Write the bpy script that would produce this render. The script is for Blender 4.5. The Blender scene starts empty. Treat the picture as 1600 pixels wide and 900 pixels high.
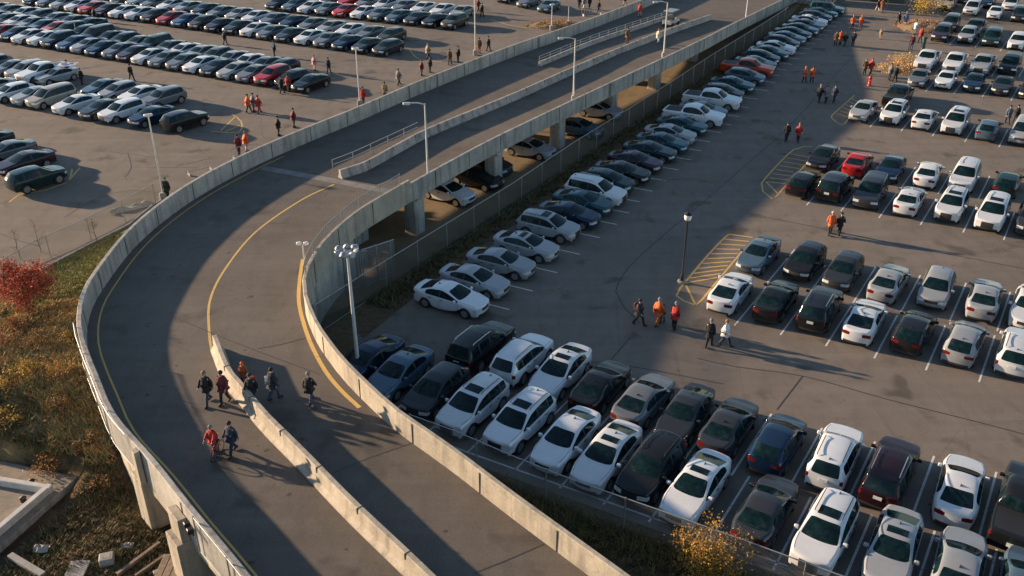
import bpy, bmesh, math, random
from mathutils import Vector, Matrix, noise as mnoise

R = math.radians
sc = bpy.context.scene
col = sc.collection
rnd = random.Random(7)

# ---------------------------------------------------------------- camera model
IMG_F, VH, CAM_H = 1450.0, -340.0, 27.4          # focal length and horizon row in photo pixels, eye height in metres
PITCH = math.atan((450 - VH) / IMG_F)

def gp(x, y, z=0.0):
    """ground point (at height z) seen at photo pixel x, y"""
    a = (x - 800) / IMG_F; b = (450 - y) / IMG_F
    d = (a, math.cos(PITCH) + b * math.sin(PITCH), -math.sin(PITCH) + b * math.cos(PITCH))
    t = (z - CAM_H) / d[2]
    return Vector((t * d[0], t * d[1], z))

def project(p):
    vy, vz = p[1], p[2] - CAM_H
    zc = vy * math.cos(PITCH) - vz * math.sin(PITCH); yc = vy * math.sin(PITCH) + vz * math.cos(PITCH)
    return 800 + IMG_F * p[0] / zc, 450 - IMG_F * yc / zc

ROW = R(-27.7)        # direction of the parking rows
STALL = R(57.6)       # direction of the stalls
SUN_AZ, SUN_EL = R(-23), R(12.4)
DECK = 3.3

# ---------------------------------------------------------------- object helpers
def tag(o, label=None, cat=None, group=None, kind=None):
    if label: o['label'] = label
    if cat: o['category'] = cat
    if group: o['group'] = group
    if kind: o['kind'] = kind
    return o

def empty(name, loc=(0, 0, 0), rz=0.0, parent=None):
    o = bpy.data.objects.new(name, None); col.objects.link(o)
    o.empty_display_size = 0.3
    o.location = loc; o.rotation_euler = (0, 0, rz)
    if parent: o.parent = parent
    return o

def link(name, mesh, parent=None, loc=None, rz=None):
    o = bpy.data.objects.new(name, mesh); col.objects.link(o)
    if parent: o.parent = parent
    if loc is not None: o.location = loc
    if rz is not None: o.rotation_euler = (0, 0, rz)
    return o

class MB:
    """collects shapes, then becomes one mesh object"""
    def __init__(s): s.v = []; s.f = []; s.m = []; s.sm = []
    def add(s, vs, fs, mi=0, smooth=False):
        n = len(s.v); s.v.extend([tuple(v) for v in vs])
        for f in fs: s.f.append([i + n for i in f]); s.m.append(mi); s.sm.append(smooth)
        return s
    def box(s, c, d, rz=0.0, mi=0, tilt=None):
        M = Matrix.Translation(c) @ Matrix.Rotation(rz, 4, 'Z')
        if tilt is not None: M = M @ tilt
        x, y, z = d[0] / 2, d[1] / 2, d[2] / 2
        vs = [M @ Vector(p) for p in ((-x,-y,-z),(x,-y,-z),(x,y,-z),(-x,y,-z),(-x,-y,z),(x,-y,z),(x,y,z),(-x,y,z))]
        return s.add(vs, [(0,3,2,1),(4,5,6,7),(0,1,5,4),(1,2,6,5),(2,3,7,6),(3,0,4,7)], mi)
    def bbox(s, c, d, rz=0.0, b=0.02, mi=0):
        """box with chamfered upright and top edges"""
        x, y, z = d[0] / 2, d[1] / 2, d[2] / 2
        def ring(x, y, b, zz): return [(-x+b,-y,zz),(x-b,-y,zz),(x,-y+b,zz),(x,y-b,zz),(x-b,y,zz),(-x+b,y,zz),(-x,y-b,zz),(-x,-y+b,zz)]
        rings = [ring(x, y, b, -z), ring(x, y, b, z - b), ring(x - b, y - b, b * .6, z)]
        M = Matrix.Translation(c) @ Matrix.Rotation(rz, 4, 'Z')
        vs = [M @ Vector(p) for r in rings for p in r]; fs = [tuple(range(7, -1, -1)), tuple(range(16, 24))]
        for k in range(2):
            for i in range(8):
                j = (i + 1) % 8; fs.append((k*8+i, k*8+j, k*8+8+j, k*8+8+i))
        return s.add(vs, fs, mi)
    def tube(s, pts, r, n=6, mi=0, cap=True, smooth=True):
        pts = [Vector(p) for p in pts]; rs = r if isinstance(r, (list, tuple)) else [r] * len(pts)
        vs = []; fs = []
        for i, p in enumerate(pts):
            t = (pts[min(i+1, len(pts)-1)] - pts[max(i-1, 0)]).normalized()
            a = t.cross(Vector((0, 0, 1)))
            if a.length < 1e-3: a = t.cross(Vector((1, 0, 0)))
            a.normalize(); b = t.cross(a)
            for k in range(n):
                w = 2 * math.pi * k / n
                vs.append(p + (a * math.cos(w) + b * math.sin(w)) * rs[i])
        for i in range(len(pts) - 1):
            for k in range(n):
                l = (k + 1) % n; fs.append((i*n+k, i*n+l, i*n+n+l, i*n+n+k))
        s.add(vs, fs, mi, smooth)
        if cap:
            s.add(vs[:n], [tuple(range(n))], mi); s.add(vs[-n:], [tuple(range(n-1, -1, -1))], mi)
        return s
    def lathe(s, prof, n=12, M=None, mi=0, smooth=True):
        """prof: (radius, height) pairs about local z"""
        M = M or Matrix(); vs = []; fs = []
        for r, h in prof:
            for k in range(n):
                w = 2 * math.pi * k / n; vs.append(M @ Vector((r * math.cos(w), r * math.sin(w), h)))
        for i in range(len(prof) - 1):
            for k in range(n):
                l = (k + 1) % n; fs.append((i*n+k, i*n+l, i*n+n+l, i*n+n+k))
        s.add(vs, fs, mi, smooth)
        if prof[0][0] > 1e-4: s.add(vs[:n], [tuple(range(n-1, -1, -1))], mi)
        if prof[-1][0] > 1e-4: s.add(vs[-n:], [tuple(range(n))], mi)
        return s
    def mesh(s, name, mats):
        me = bpy.data.meshes.new(name); me.from_pydata(s.v, [], s.f)
        if not isinstance(mats, (list, tuple)): mats = [mats]
        for m in mats: me.materials.append(m)
        me.polygons.foreach_set('material_index', s.m); me.polygons.foreach_set('use_smooth', s.sm)
        me.update(); return me
    def build(s, name, mats, parent=None, loc=None, rz=None):
        return link(name, s.mesh(name, mats), parent, loc, rz)

def catmull(pts, step=0.8):
    pts = [Vector(p) for p in pts]; out = []
    P = [pts[0] * 2 - pts[1]] + pts + [pts[-1] * 2 - pts[-2]]
    for i in range(1, len(P) - 2):
        p0, p1, p2, p3 = P[i-1:i+3]
        n = max(1, int((p2 - p1).length / step))
        for k in range(n):
            t = k / n
            out.append(0.5 * ((2*p1) + (p2-p0)*t + (2*p0-5*p1+4*p2-p3)*t*t + (3*p1-p0-3*p2+p3)*t*t*t))
    out.append(pts[-1]); return out

def offset(pts, d):
    """offset a plan polyline to its left by d"""
    out = []
    for i, p in enumerate(pts):
        t = pts[min(i+1, len(pts)-1)] - pts[max(i-1, 0)]
        n = Vector((-t.y, t.x, 0)).normalized(); out.append(p + n * d)
    return out

def ribbon(pts, w, z):
    """flat painted strip along a polyline"""
    a = offset(pts, w/2); b = offset(pts, -w/2); n = len(pts)
    vs = [(p.x, p.y, z) for p in a] + [(p.x, p.y, z) for p in b]
    return vs, [(i, n+i, n+i+1, i+1) for i in range(n-1)]

def lin(a, b, t): return a + (b - a) * t
def sstep(a, b, x):
    t = max(0.0, min(1.0, (x - a) / (b - a))); return t * t * (3 - 2 * t)
def interp(keys, x):
    if x <= keys[0][0]: return keys[0][1]
    for (x0, v0), (x1, v1) in zip(keys, keys[1:]):
        if x <= x1: return v0 + (v1 - v0) * (x - x0) / (x1 - x0)
    return keys[-1][1]

# ---------------------------------------------------------------- materials
def newmat(name):
    m = bpy.data.materials.new(name); m.use_nodes = True
    nt = m.node_tree; b = nt.nodes['Principled BSDF']; return m, nt, b
def nd(nt, typ, **kw):
    n = nt.nodes.new(typ)
    for k, v in kw.items():
        if k.startswith('i_'):
            key = k[2:]; n.inputs[int(key) if key.isdigit() else key.replace('_', ' ')].default_value = v
        else: setattr(n, k, v)
    return n
def ramp(nt, fac, stops):
    r = nt.nodes.new('ShaderNodeValToRGB'); e = r.color_ramp.elements
    while len(e) < len(stops): e.new(0.5)
    for el, (p, c) in zip(e, stops): el.position = p; el.color = (*c, 1) if len(c) == 3 else c
    nt.links.new(fac, r.inputs[0]); return r.outputs[0]
def mix(nt, fac, a, b, mode='MIX'):
    m = nt.nodes.new('ShaderNodeMix'); m.data_type = 'RGBA'; m.blend_type = mode
    for sock, v in ((m.inputs[0], fac), (m.inputs[6], a), (m.inputs[7], b)):
        if isinstance(v, bpy.types.NodeSocket): nt.links.new(v, sock)
        elif isinstance(v, (int, float)): sock.default_value = v
        else: sock.default_value = (*v, 1)
    return m.outputs[2]
def noise_tex(nt, vec, scale, detail=4, rough=0.55, dist=0.0):
    n = nd(nt, 'ShaderNodeTexNoise', i_Scale=scale, i_Detail=detail, i_Roughness=rough, i_Distortion=dist)
    nt.links.new(vec, n.inputs['Vector']); return n.outputs['Fac']
def wpos(nt, scale=None):
    g = nt.nodes.new('ShaderNodeNewGeometry'); v = g.outputs['Position']
    if scale:
        m = nd(nt, 'ShaderNodeMapping'); m.inputs['Scale'].default_value = scale
        nt.links.new(v, m.inputs['Vector']); v = m.outputs[0]
    return v
def bump(nt, b, h, strength=0.3, dist=0.02):
    n = nd(nt, 'ShaderNodeBump', i_Strength=strength, i_Distance=dist); nt.links.new(h, n.inputs['Height'])
    nt.links.new(n.outputs[0], b.inputs['Normal'])

def simple(name, c, rough=0.6, metal=0.0, var=0.0, vs=3.0, spec=None, coat=0.0):
    m, nt, b = newmat(name)
    b.inputs['Roughness'].default_value = rough; b.inputs['Metallic'].default_value = metal
    if spec is not None: b.inputs['Specular IOR Level'].default_value = spec
    b.inputs['Coat Weight'].default_value = coat
    if var:
        tc = nt.nodes.new('ShaderNodeTexCoord')
        f = noise_tex(nt, tc.outputs['Object'], vs, 5, 0.6)
        lo = [x * (1 - var) for x in c]; hi = [min(1, x * (1 + var)) for x in c]
        nt.links.new(ramp(nt, f, [(0.3, lo), (0.7, hi)]), b.inputs['Base Color'])
    else: b.inputs['Base Color'].default_value = (*c, 1)
    return m

def asphalt(name, dark, light, stain=0.6, crack=0.16):
    m, nt, b = newmat(name); p = wpos(nt)
    big = noise_tex(nt, p, 0.07, 5, 0.6); mid = noise_tex(nt, wpos(nt, (1.2, 0.5, 1)), 0.8, 6, 0.65, 0.6); fine = noise_tex(nt, p, 14, 3, 0.7)
    c = ramp(nt, big, [(0.3, dark), (0.7, light)])
    c = mix(nt, 1.0, c, ramp(nt, mid, [(0.25, (0.80,)*3), (0.5, (1.0,)*3), (0.8, (1.12,)*3)]), 'MULTIPLY')
    c = mix(nt, 1.0, c, ramp(nt, fine, [(0.3, (0.84,)*3), (0.7, (1.14,)*3)]), 'MULTIPLY')
    mp = nd(nt, 'ShaderNodeMapping'); mp.inputs['Rotation'].default_value = (0, 0, -STALL); mp.inputs['Scale'].default_value = (0.09, 0.9, 1); nt.links.new(p, mp.inputs['Vector'])
    c = mix(nt, 1.0, c, ramp(nt, noise_tex(nt, mp.outputs[0], 1.0, 5, 0.6), [(0.3, (0.86,)*3), (0.55, (1.0,)*3), (0.75, (1.10,)*3)]), 'MULTIPLY')   # wear along the driving lanes
    drip = noise_tex(nt, p, 2.3, 2, 0.5)                             # small oil drips
    c = mix(nt, 1.0, c, ramp(nt, drip, [(0.22, (0.5,)*3), (0.30, (1,)*3)]), 'MULTIPLY')
    blot = noise_tex(nt, p, 0.42, 3, 0.5, 0.3)                      # oil and tyre stains
    c = mix(nt, 1.0, c, ramp(nt, blot, [(0.30, (stain,)*3), (0.40, (1,)*3)]), 'MULTIPLY')
    vor = nd(nt, 'ShaderNodeTexVoronoi', feature='DISTANCE_TO_EDGE', i_Scale=0.16)   # hairline cracks
    warp = mix(nt, 0.9, p, nd(nt, 'ShaderNodeTexNoise', i_Scale=0.9, i_Detail=4).outputs['Color'], 'ADD')
    nt.links.new(warp, vor.inputs['Vector'])
    c = mix(nt, 1.0, c, ramp(nt, vor.outputs[0], [(0.0, (1 - crack,)*3), (0.006, (1,)*3)]), 'MULTIPLY')
    nt.links.new(c, b.inputs['Base Color']); b.inputs['Roughness'].default_value = 0.88
    b.inputs['Specular IOR Level'].default_value = 0.25
    bump(nt, b, noise_tex(nt, p, 60, 2, 0.8), 0.35, 0.01)
    return m

def concrete(name, base, streak=0.55):
    m, nt, b = newmat(name); p = wpos(nt)
    c = ramp(nt, noise_tex(nt, p, 0.6, 6, 0.65), [(0.3, [x * 0.72 for x in base]), (0.7, [x * 1.12 for x in base])])
    st = noise_tex(nt, wpos(nt, (2.2, 2.2, 0.22)), 1.0, 5, 0.6)
    c = mix(nt, 0.8, c, ramp(nt, st, [(0.32, (streak,)*3), (0.52, (1,)*3)]), 'MULTIPLY')
    c = mix(nt, 1.0, c, ramp(nt, noise_tex(nt, p, 9, 4, 0.7), [(0.3, (0.85,)*3), (0.7, (1.1,)*3)]), 'MULTIPLY')
    c = mix(nt, 1.0, c, ramp(nt, noise_tex(nt, wpos(nt, (1, 1, 1.6)), 1.7, 6, 0.75, 0.8), [(0.30, (0.62, 0.60, 0.57)), (0.42, (1,)*3), (0.70, (1.08, 1.06, 1.03))]), 'MULTIPLY')
    rust = ramp(nt, noise_tex(nt, wpos(nt, (3.0, 3.0, 0.15)), 1.0, 3, 0.5), [(0.70, (0, 0, 0)), (0.80, (0.5,)*3)])
    c = mix(nt, rust, c, (0.16, 0.10, 0.06))
    nt.links.new(c, b.inputs['Base Color']); b.inputs['Roughness'].default_value = 0.85
    bump(nt, b, noise_tex(nt, p, 20, 4, 0.7), 0.25, 0.02)
    return m

M = {}
M['asphalt'] = asphalt('asphalt', (0.150, 0.126, 0.106), (0.198, 0.166, 0.139))
M['ramp_asphalt'] = asphalt('ramp_asphalt', (0.108, 0.092, 0.078), (0.140, 0.120, 0.102), 0.72, 0.0)
M['concrete'] = concrete('concrete', (0.37, 0.35, 0.32), 0.42)
M['warm_concrete'] = concrete('warm_concrete', (0.40, 0.35, 0.28), 0.55)
M['joint'] = simple('joint', (0.03, 0.028, 0.026), 0.9)
M['patch'] = asphalt('patched_asphalt', (0.085, 0.074, 0.064), (0.11, 0.096, 0.083), 0.8, 0.0)
M['seal_and_shadow'] = simple('crack_sealer_and_shadow', (0.035, 0.033, 0.032), 0.7)  # also colours the cast shadow drawn across the ramp
def worn(name, c, under, amt=0.47):
    m, nt, b = newmat(name); p = wpos(nt)
    f = ramp(nt, noise_tex(nt, p, 5, 6, 0.75), [(amt - 0.08, (1,)*3), (amt + 0.02, (0,)*3)])
    nt.links.new(mix(nt, f, c, under), b.inputs['Base Color']); b.inputs['Roughness'].default_value = 0.75
    return m
M['white_line'] = worn('white_line_paint', (0.60, 0.59, 0.56), (0.16, 0.14, 0.12), 0.43)
M['yellow_line'] = worn('yellow_line_paint', (0.58, 0.37, 0.11), (0.16, 0.13, 0.10), 0.41)
M['galv'] = simple('galvanised_steel', (0.36, 0.37, 0.38), 0.45, 0.6, 0.15, 4)
M['pale_metal'] = simple('pale_painted_metal', (0.62, 0.61, 0.59), 0.45, 0.2, 0.1, 5)
M['black_metal'] = simple('black_metal', (0.02, 0.02, 0.022), 0.4, 0.3)
M['lamp_glass'] = simple('lamp_glass', (0.75, 0.75, 0.72), 0.2, 0.0, 0.0)
M['lens'] = simple('lamp_lens', (0.55, 0.57, 0.6), 0.12, 0.0)
M['wood'] = simple('weathered_wood', (0.20, 0.15, 0.11), 0.8, 0, 0.35, 6)
M['pale_wood'] = simple('pale_board', (0.27, 0.26, 0.245), 0.8, 0, 0.2, 5)
M['bark'] = simple('bark', (0.10, 0.075, 0.055), 0.9, 0, 0.3, 12)
M['cloth_white'] = simple('white_sheet', (0.34, 0.31, 0.27), 0.8, 0, 0.1, 5)
M['orange'] = simple('orange_plastic', (0.75, 0.16, 0.03), 0.5, 0, 0.08, 8)
M['red'] = simple('red_paint', (0.5, 0.03, 0.025), 0.45, 0, 0.1, 8)
M['dumpster'] = simple('dark_green_paint', (0.02, 0.06, 0.045), 0.6, 0, 0.25, 3)

def mesh_fence_mat(name, wire, cell=0.06, w=0.14, c=(0.42, 0.43, 0.44)):
    """chain-link: diagonal wires with see-through gaps, in the object's own metres"""
    m, nt, b = newmat(name); b.inputs['Base Color'].default_value = (*c, 1); b.inputs['Roughness'].default_value = 0.5
    b.inputs['Metallic'].default_value = 0.5
    uv = nd(nt, 'ShaderNodeUVMap'); sep = nd(nt, 'ShaderNodeSeparateXYZ'); nt.links.new(uv.outputs[0], sep.inputs[0])
    def mth(op, a, b_):
        n = nd(nt, 'ShaderNodeMath', operation=op)
        for s, v in ((n.inputs[0], a), (n.inputs[1], b_)):
            if isinstance(v, bpy.types.NodeSocket): nt.links.new(v, s)
            else: s.default_value = v
        return n.outputs[0]
    u = mth('DIVIDE', sep.outputs[0], cell); v = mth('DIVIDE', sep.outputs[1], cell)
    d1 = mth('LESS_THAN', mth('FRACT', mth('ADD', u, v), 0), w); d2 = mth('LESS_THAN', mth('FRACT', mth('SUBTRACT', u, v), 0), w)
    k = mth('MAXIMUM', d1, d2)
    nt.links.new(k, b.inputs['Alpha'])
    return m
M['chain'] = mesh_fence_mat('chain_link', 0.12)
M['chain_dark'] = mesh_fence_mat('dark_chain_link', 0.12, 0.06, 0.2, (0.10, 0.105, 0.11))
# ================================================================ cars
def paint_mat():
    m, nt, b = newmat('car_paint')
    oi = nd(nt, 'ShaderNodeObjectInfo'); tc = nd(nt, 'ShaderNodeTexCoord')
    dust = ramp(nt, noise_tex(nt, tc.outputs['Object'], 2.5, 5, 0.6), [(0.35, (0.93,)*3), (0.7, (1.0,)*3)])
    c = mix(nt, 1.0, oi.outputs['Color'], dust, 'MULTIPLY')
    # road film along the sills
    sep = nd(nt, 'ShaderNodeSeparateXYZ'); nt.links.new(tc.outputs['Object'], sep.inputs[0])
    film = ramp(nt, sep.outputs[2], [(0.2, (0.22,)*3), (0.45, (0,)*3)])
    c = mix(nt, film, c, (0.13, 0.11, 0.095))
    nt.links.new(c, b.inputs['Base Color'])
    b.inputs['Metallic'].default_value = 0.12
    nt.links.new(ramp(nt, noise_tex(nt, tc.outputs['Object'], 6, 4, 0.6), [(0.3, (0.13,)*3), (0.7, (0.22,)*3)]), b.inputs['Roughness'])
    b.inputs['Coat Weight'].default_value = 0.32; b.inputs['Coat Roughness'].default_value = 0.04; b.inputs['Specular IOR Level'].default_value = 0.22
    return m
M['paint'] = paint_mat()
def glass_mat():
    m, nt, b = newmat('car_glass'); tc = nd(nt, 'ShaderNodeTexCoord')
    f = noise_tex(nt, tc.outputs['Object'], 3.0, 3, 0.6)
    nt.links.new(ramp(nt, f, [(0.35, (0.003, 0.009, 0.011)), (0.58, (0.006, 0.020, 0.023)), (0.75, (0.025, 0.036, 0.038))]), b.inputs['Base Color'])
    b.inputs['Roughness'].default_value = 0.06; b.inputs['IOR'].default_value = 1.3
    return m
M['glass'] = glass_mat()
M['trim'] = simple('black_trim', (0.018, 0.018, 0.019), 0.55)
M['under'] = simple('underbody', (0.012, 0.012, 0.012), 0.9)
M['tyre'] = simple('tyre_rubber', (0.022, 0.021, 0.020), 0.85, 0, 0.2, 9)
M['rim'] = simple('alloy_rim', (0.42, 0.42, 0.43), 0.32, 0.8)
M['headlight'] = simple('headlight_lens', (0.62, 0.63, 0.64), 0.12, 0.3)
M['taillight'] = simple('taillight_lens', (0.11, 0.006, 0.006), 0.2, 0.0, 0.2, 9)
M['plate'] = simple('number_plate', (0.55, 0.58, 0.56), 0.5, 0, 0.12, 20)
M['chrome'] = simple('chrome', (0.6, 0.6, 0.6), 0.2, 0.9)

from mathutils.bvhtree import BVHTree
def details(P, bvh, ring, plan, belt):
    """panel gaps, door handles and wipers laid onto the finished surface"""
    out = []; gap = MB()
    def snap(p, d=0.004):
        q, nr, _, _ = bvh.find_nearest(Vector(p)); 
        return q + nr * d, nr
    def seam(pts, w=0.014):
        a = []; b = []
        fine = []
        for p, q in zip(pts, pts[1:]):
            for k in range(4): fine.append(Vector(p).lerp(Vector(q), k / 4))
        fine.append(Vector(pts[-1]))
        for i, p in enumerate(fine):
            q, nr = snap(p); t = fine[min(i+1, len(fine)-1)] - fine[max(i-1, 0)]
            s_ = t.cross(nr).normalized() * w / 2; a.append(q + s_); b.append(q - s_)
        n = len(a); gap.add(a + b, [(i, n+i, n+i+1, i+1) for i in range(n-1)])
    cw = P['windshield'][0]
    xs_ = [cw - 0.02, (P['pillars'][0][0] + P['pillars'][0][1]) / 2]
    if not P.get('bed'): xs_.append(max(P['xr'] + P['wr'] * 0.55, -P['L'] * 0.27))
    for x in xs_:
        r_ = ring(x)
        for s in (1, -1): seam([(x, s * r_[k][0], max(r_[k][1], P.get('sill', 0.21) + 0.08)) for k in (1, 2, 3, 4)])
    for s in (1, -1):                                     # hood sides
        pts = []
        for k in range(6):
            x = lin(cw, P['L'] / 2 - 0.35, k / 5); r_ = ring(x); pts.append((x, s * (r_[4][0] - 0.09), r_[5][1] + 0.02))
        seam(pts)
    if not P.get('bed'):                                  # tailgate or boot lid
        x = P['rear_window'][1] if P['rear_window'][1] > -P['L'] / 2 + 0.35 else None
        if x:
            r_ = ring(x); seam([(x - 0.02, y, r_[5][1] + 0.05) for y in (-r_[5][0], -0.3, 0.3, r_[5][0])])
    for x in (xs_[1] - 0.13 + 0.28, (xs_[-1] if len(xs_) > 2 else xs_[1] - 0.6) + 0.2):
        for s in (1, -1):
            z = interp(belt, x) - 0.13; q, nr = snap((x, s * (plan(x) + 0.02), z), 0.018)
            out.append(('door_handle', MB().bbox(q, (0.19, 0.03, 0.035), 0, 0.008).mesh('door_handle', M['trim']), None))
    
    for y0 in (-0.52, 0.12):
        x0 = cw - 0.05; pts = [snap((x0 - 0.02 * k, y0 + 0.14 * k, interp(P['top'], x0 - 0.02 * k)), 0.015)[0] for k in range(5)]
        out.append(('wiper', MB().tube(pts, 0.009, 4).mesh('wiper', M['trim']), None))
    return out, gap

def car_type(P):
    """loft a car body along x (nose at +x), subdivide it, and split it into its parts"""
    L, W = P['L'], P['W']; hw = W / 2; bf, br = P.get('bulge_f', 0.24), P.get('bulge_r', 0.15); xn, xt = L / 2 - bf, -L / 2 + br
    xf, xr, wr = P['xf'], P['xr'], P['wr']; ra = wr + 0.075
    P['H0'] = 0; top, belt = P['top'], P['belt']                     # centre line and shoulder line height against x
    xs = {xn, xn - 0.12, xt, xt + 0.12}
    for xc in (xf, xr):
        for d in (-ra - 0.03, -ra * 0.72, 0, ra * 0.72, ra + 0.03): xs.add(round(xc + d, 4))
    for x in P['cuts']: xs.add(x)
    xs = sorted(xs, reverse=True)
    keep = [xs[0]]
    for x in xs[1:]:                                     # merge stations that fall on top of each other
        if keep[-1] - x < 0.05 and not (x in P['cuts']): continue
        if keep[-1] - x < 0.05 and x in P['cuts'] and keep[-1] != xs[0]: keep[-1] = x; continue
        keep.append(x)
    xs = keep; sill = P.get('sill', 0.21)
    def plan(x):
        u = abs(x) / (L / 2); s = 1 - P.get('taper', 0.16) * max(0, (u - 0.55) / 0.45) ** 2.2
        return hw * s
    def zbot(x):
        z = sill + (0.05 if abs(x) > L / 2 - 0.4 else 0)
        for xc in (xf, xr):
            d = abs(x - xc)
            if d < ra: z = max(z, wr + math.sqrt(ra * ra - d * d) * 0.98)
        return z
    def ring(x):
        w = plan(x); zb = zbot(x); zs = interp(belt, x); zt = max(interp(top, x), zs + 0.015); h = zt - zs
        p1 = max(sill + 0.16, zb + 0.02); uu = max(0, (abs(x) - L * 0.40) / (L * 0.10)); p2 = max(zs * (0.64 + (P.get('eye', 0.12) if x > 0 else P.get('tail', 0.15)) * min(1, uu)), p1 + 0.04); p3 = max(zs - 0.075, p2 + 0.03); zs = max(zs, p3 + 0.03)
        wb = w - P.get('shoulder', 0.05); tum = P.get('tumble', 0.34)
        tp = 1 - P.get('cabin_taper', 0.09) * sstep(0, 1, (P['windshield'][1] - x) / (P['windshield'][1] - P['rear_window'][1])) * min(1, h / 0.2)
        y5 = (wb - 0.02 - tum * h * 0.86) * tp; y6 = (wb - 0.07 - tum * h - 0.05 * min(1, h / 0.3)) * tp
        return [(w - 0.035, zb), (w - 0.005, p1), (w, p2), (w - 0.012, p3), (wb, zs), (y5, zs + h * 0.86), (y6, zs + h * 0.95), (y6 * 0.55, zs + h * 0.988), (0, zt)]
    (c0_, c1_), (r0_, r1_) = P['windshield'], P['rear_window']; bw = P.get('bow', 1.0)
    bowk = sorted([(c0_ + 0.3, 0), (c0_, 0.13 * bw), (c1_, 0.08 * bw), (c1_ - 0.32, 0), (r0_ + 0.3, 0), (r0_, -0.05 * bw), (r1_, -0.10 * bw), (r1_ - 0.22, 0)])
    V = []; vid = {}
    def vert(k, p):
        if k not in vid: vid[k] = len(V); V.append(p)
        return vid[k]
    n = 9
    def rv(i, j):
        """ring vertex: station i, position j from -8 (left sill) to 8 (right sill), 0 at the roof"""
        y, z = ring(xs[i])[8 - abs(j)]; s = 1 if j > 0 else -1
        x = xs[i]
        if i in (0, len(xs) - 1):                        # round the plan and lean the nose and the tail
            dirn = 1 if i == 0 else -1; q = 1 - (y / hw) ** 2
            x += dirn * (bf if i == 0 else br) * q - dirn * (P.get('lean_f', 0.05) if i == 0 else P.get('lean_r', 0.02)) * max(0, (z - 0.5))
        elif abs(j) <= 2:
            x += interp(bowk, x) * (1 - (y / max(0.2, ring(xs[i])[6][0])) ** 2)
        return vert(('r', i, j), (x, s * y, z))
    F = []; T = []
    gl0, gl1 = P['glass_x']                              # side glass from .. to
    for i in range(len(xs) - 1):
        a, b = xs[i], xs[i + 1]; mid = (a + b) / 2
        for j in range(-8, 8):
            F.append((rv(i, j), rv(i + 1, j), rv(i + 1, j + 1), rv(i, j + 1)))
            k = min(abs(j), abs(j + 1)); t = 'body'      # k: 0,1 roof centre, 2 rail, 3 side glass, 4.. flank
            ws0, ws1 = P['windshield']; rw0, rw1 = P['rear_window']
            if k <= 1 and ws1 < mid < ws0: t = 'windshield'
            elif k <= 1 and rw1 < mid < rw0: t = 'rear_window'
            elif k == 3 and gl1 < mid < gl0: t = 'window_pillar' if any(p1 < mid < p0 for p0, p1 in P['pillars']) else 'side_window'
            elif k == 7 and P.get('cladding'): t = 'cladding'
            elif k == 4 and False: t = 'body'
            if P.get('bed') and k <= 1 and P['bed'][1] < mid < P['bed'][0]: t = 'bed_cover'
            if i == 0 and k == 5: t = 'headlight'
            if i == len(xs) - 2 and k == 5: t = 'tail_light'
            F_ok = True; T.append(t)
    for end in (0, len(xs) - 1):                         # nose and tail faces
        rg = ring(xs[end]); dirn = 1 if end == 0 else -1; x0 = xs[end]
        cols = list(range(-4, 5)); rows = [8, 7, 6, 5, 4]
        def cv(r, c):
            if r == 4: return rv(end, c)
            if abs(c) == 4: return rv(end, r if c > 0 else -r)
            ysd, zsd = rg[8 - r]; fr = rg[8 - abs(c)][0] / rg[4][0]
            y = ysd * fr * (1 if c > 0 else -1); q = 1 - (abs(y) / hw) ** 2
            zc = zsd + (0.0 if r > 6 else 0.3 * (rg[8 - abs(c)][1] - rg[4][1]))
            x = x0 + dirn * (bf if end == 0 else br) * q - dirn * (P.get('lean_f', 0.05) if end == 0 else P.get('lean_r', 0.02)) * max(0, zsd - 0.5) + dirn * (0.03 if r == 6 else 0)
            return vert(('c', end, r, c), (x, y, zc))
        for ri in range(4):
            for c in range(-4, 4):
                q = (cv(rows[ri], c), cv(rows[ri + 1], c), cv(rows[ri + 1], c + 1), cv(rows[ri], c + 1))
                F.append(q if dirn > 0 else q[::-1]); k = min(abs(c), abs(c + 1)); r1 = rows[ri]; t = 'body'
                if end == 0:
                    if r1 == 6 and k >= 1: t = 'headlight'
                    if r1 == 6 and k == 0: t = 'grille'
                    if r1 == 7 and k == 0 and P.get('grille_big'): t = 'grille'
                    if r1 == 8 and k <= 1: t = 'intake'
                else:
                    if r1 == 6 and k >= (1 if P.get('wide_lights', True) else 2): t = 'tail_light'
                    if r1 == 8 and k <= 2: t = 'intake'
                T.append(t)
    names = ['body', 'windshield', 'rear_window', 'side_window', 'cladding', 'bed_cover', 'headlight', 'tail_light', 'grille', 'intake', 'window_pillar']
    me = bpy.data.meshes.new('cage'); me.from_pydata(V, [], F)
    for _ in names: me.materials.append(None)
    me.polygons.foreach_set('material_index', [names.index(t) for t in T])
    bm = bmesh.new(); bm.from_mesh(me); bmesh.ops.recalc_face_normals(bm, faces=bm.faces)
    cr = bm.edges.layers.float.new('crease_edge')
    for e in bm.edges:
        if len(e.link_faces) == 2 and e.link_faces[0].material_index != e.link_faces[1].material_index: e[cr] = 0.5
        elif len(e.link_faces) == 1: e[cr] = 0.7
    for i in range(len(xs) - 1):                         # shoulder line and roof rail stay readable
        for j in (4, -4, 2, -2, 6, -6):
            e = bm.edges.get((bm.verts[vid[('r', i, j)]], bm.verts[vid[('r', i + 1, j)]])) if bm.verts.ensure_lookup_table() is None else None
            if e and e[cr] < 0.4: e[cr] = 0.22
    bm.to_mesh(me); bm.free()
    ob = bpy.data.objects.new('cage', me); col.objects.link(ob)
    md = ob.modifiers.new('s', 'SUBSURF'); md.levels = md.render_levels = P.get('levels', 2)
    dg = bpy.context.evaluated_depsgraph_get(); em = bpy.data.meshes.new_from_object(ob.evaluated_get(dg))
    bpy.data.objects.remove(ob); bpy.data.meshes.remove(me)
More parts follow.
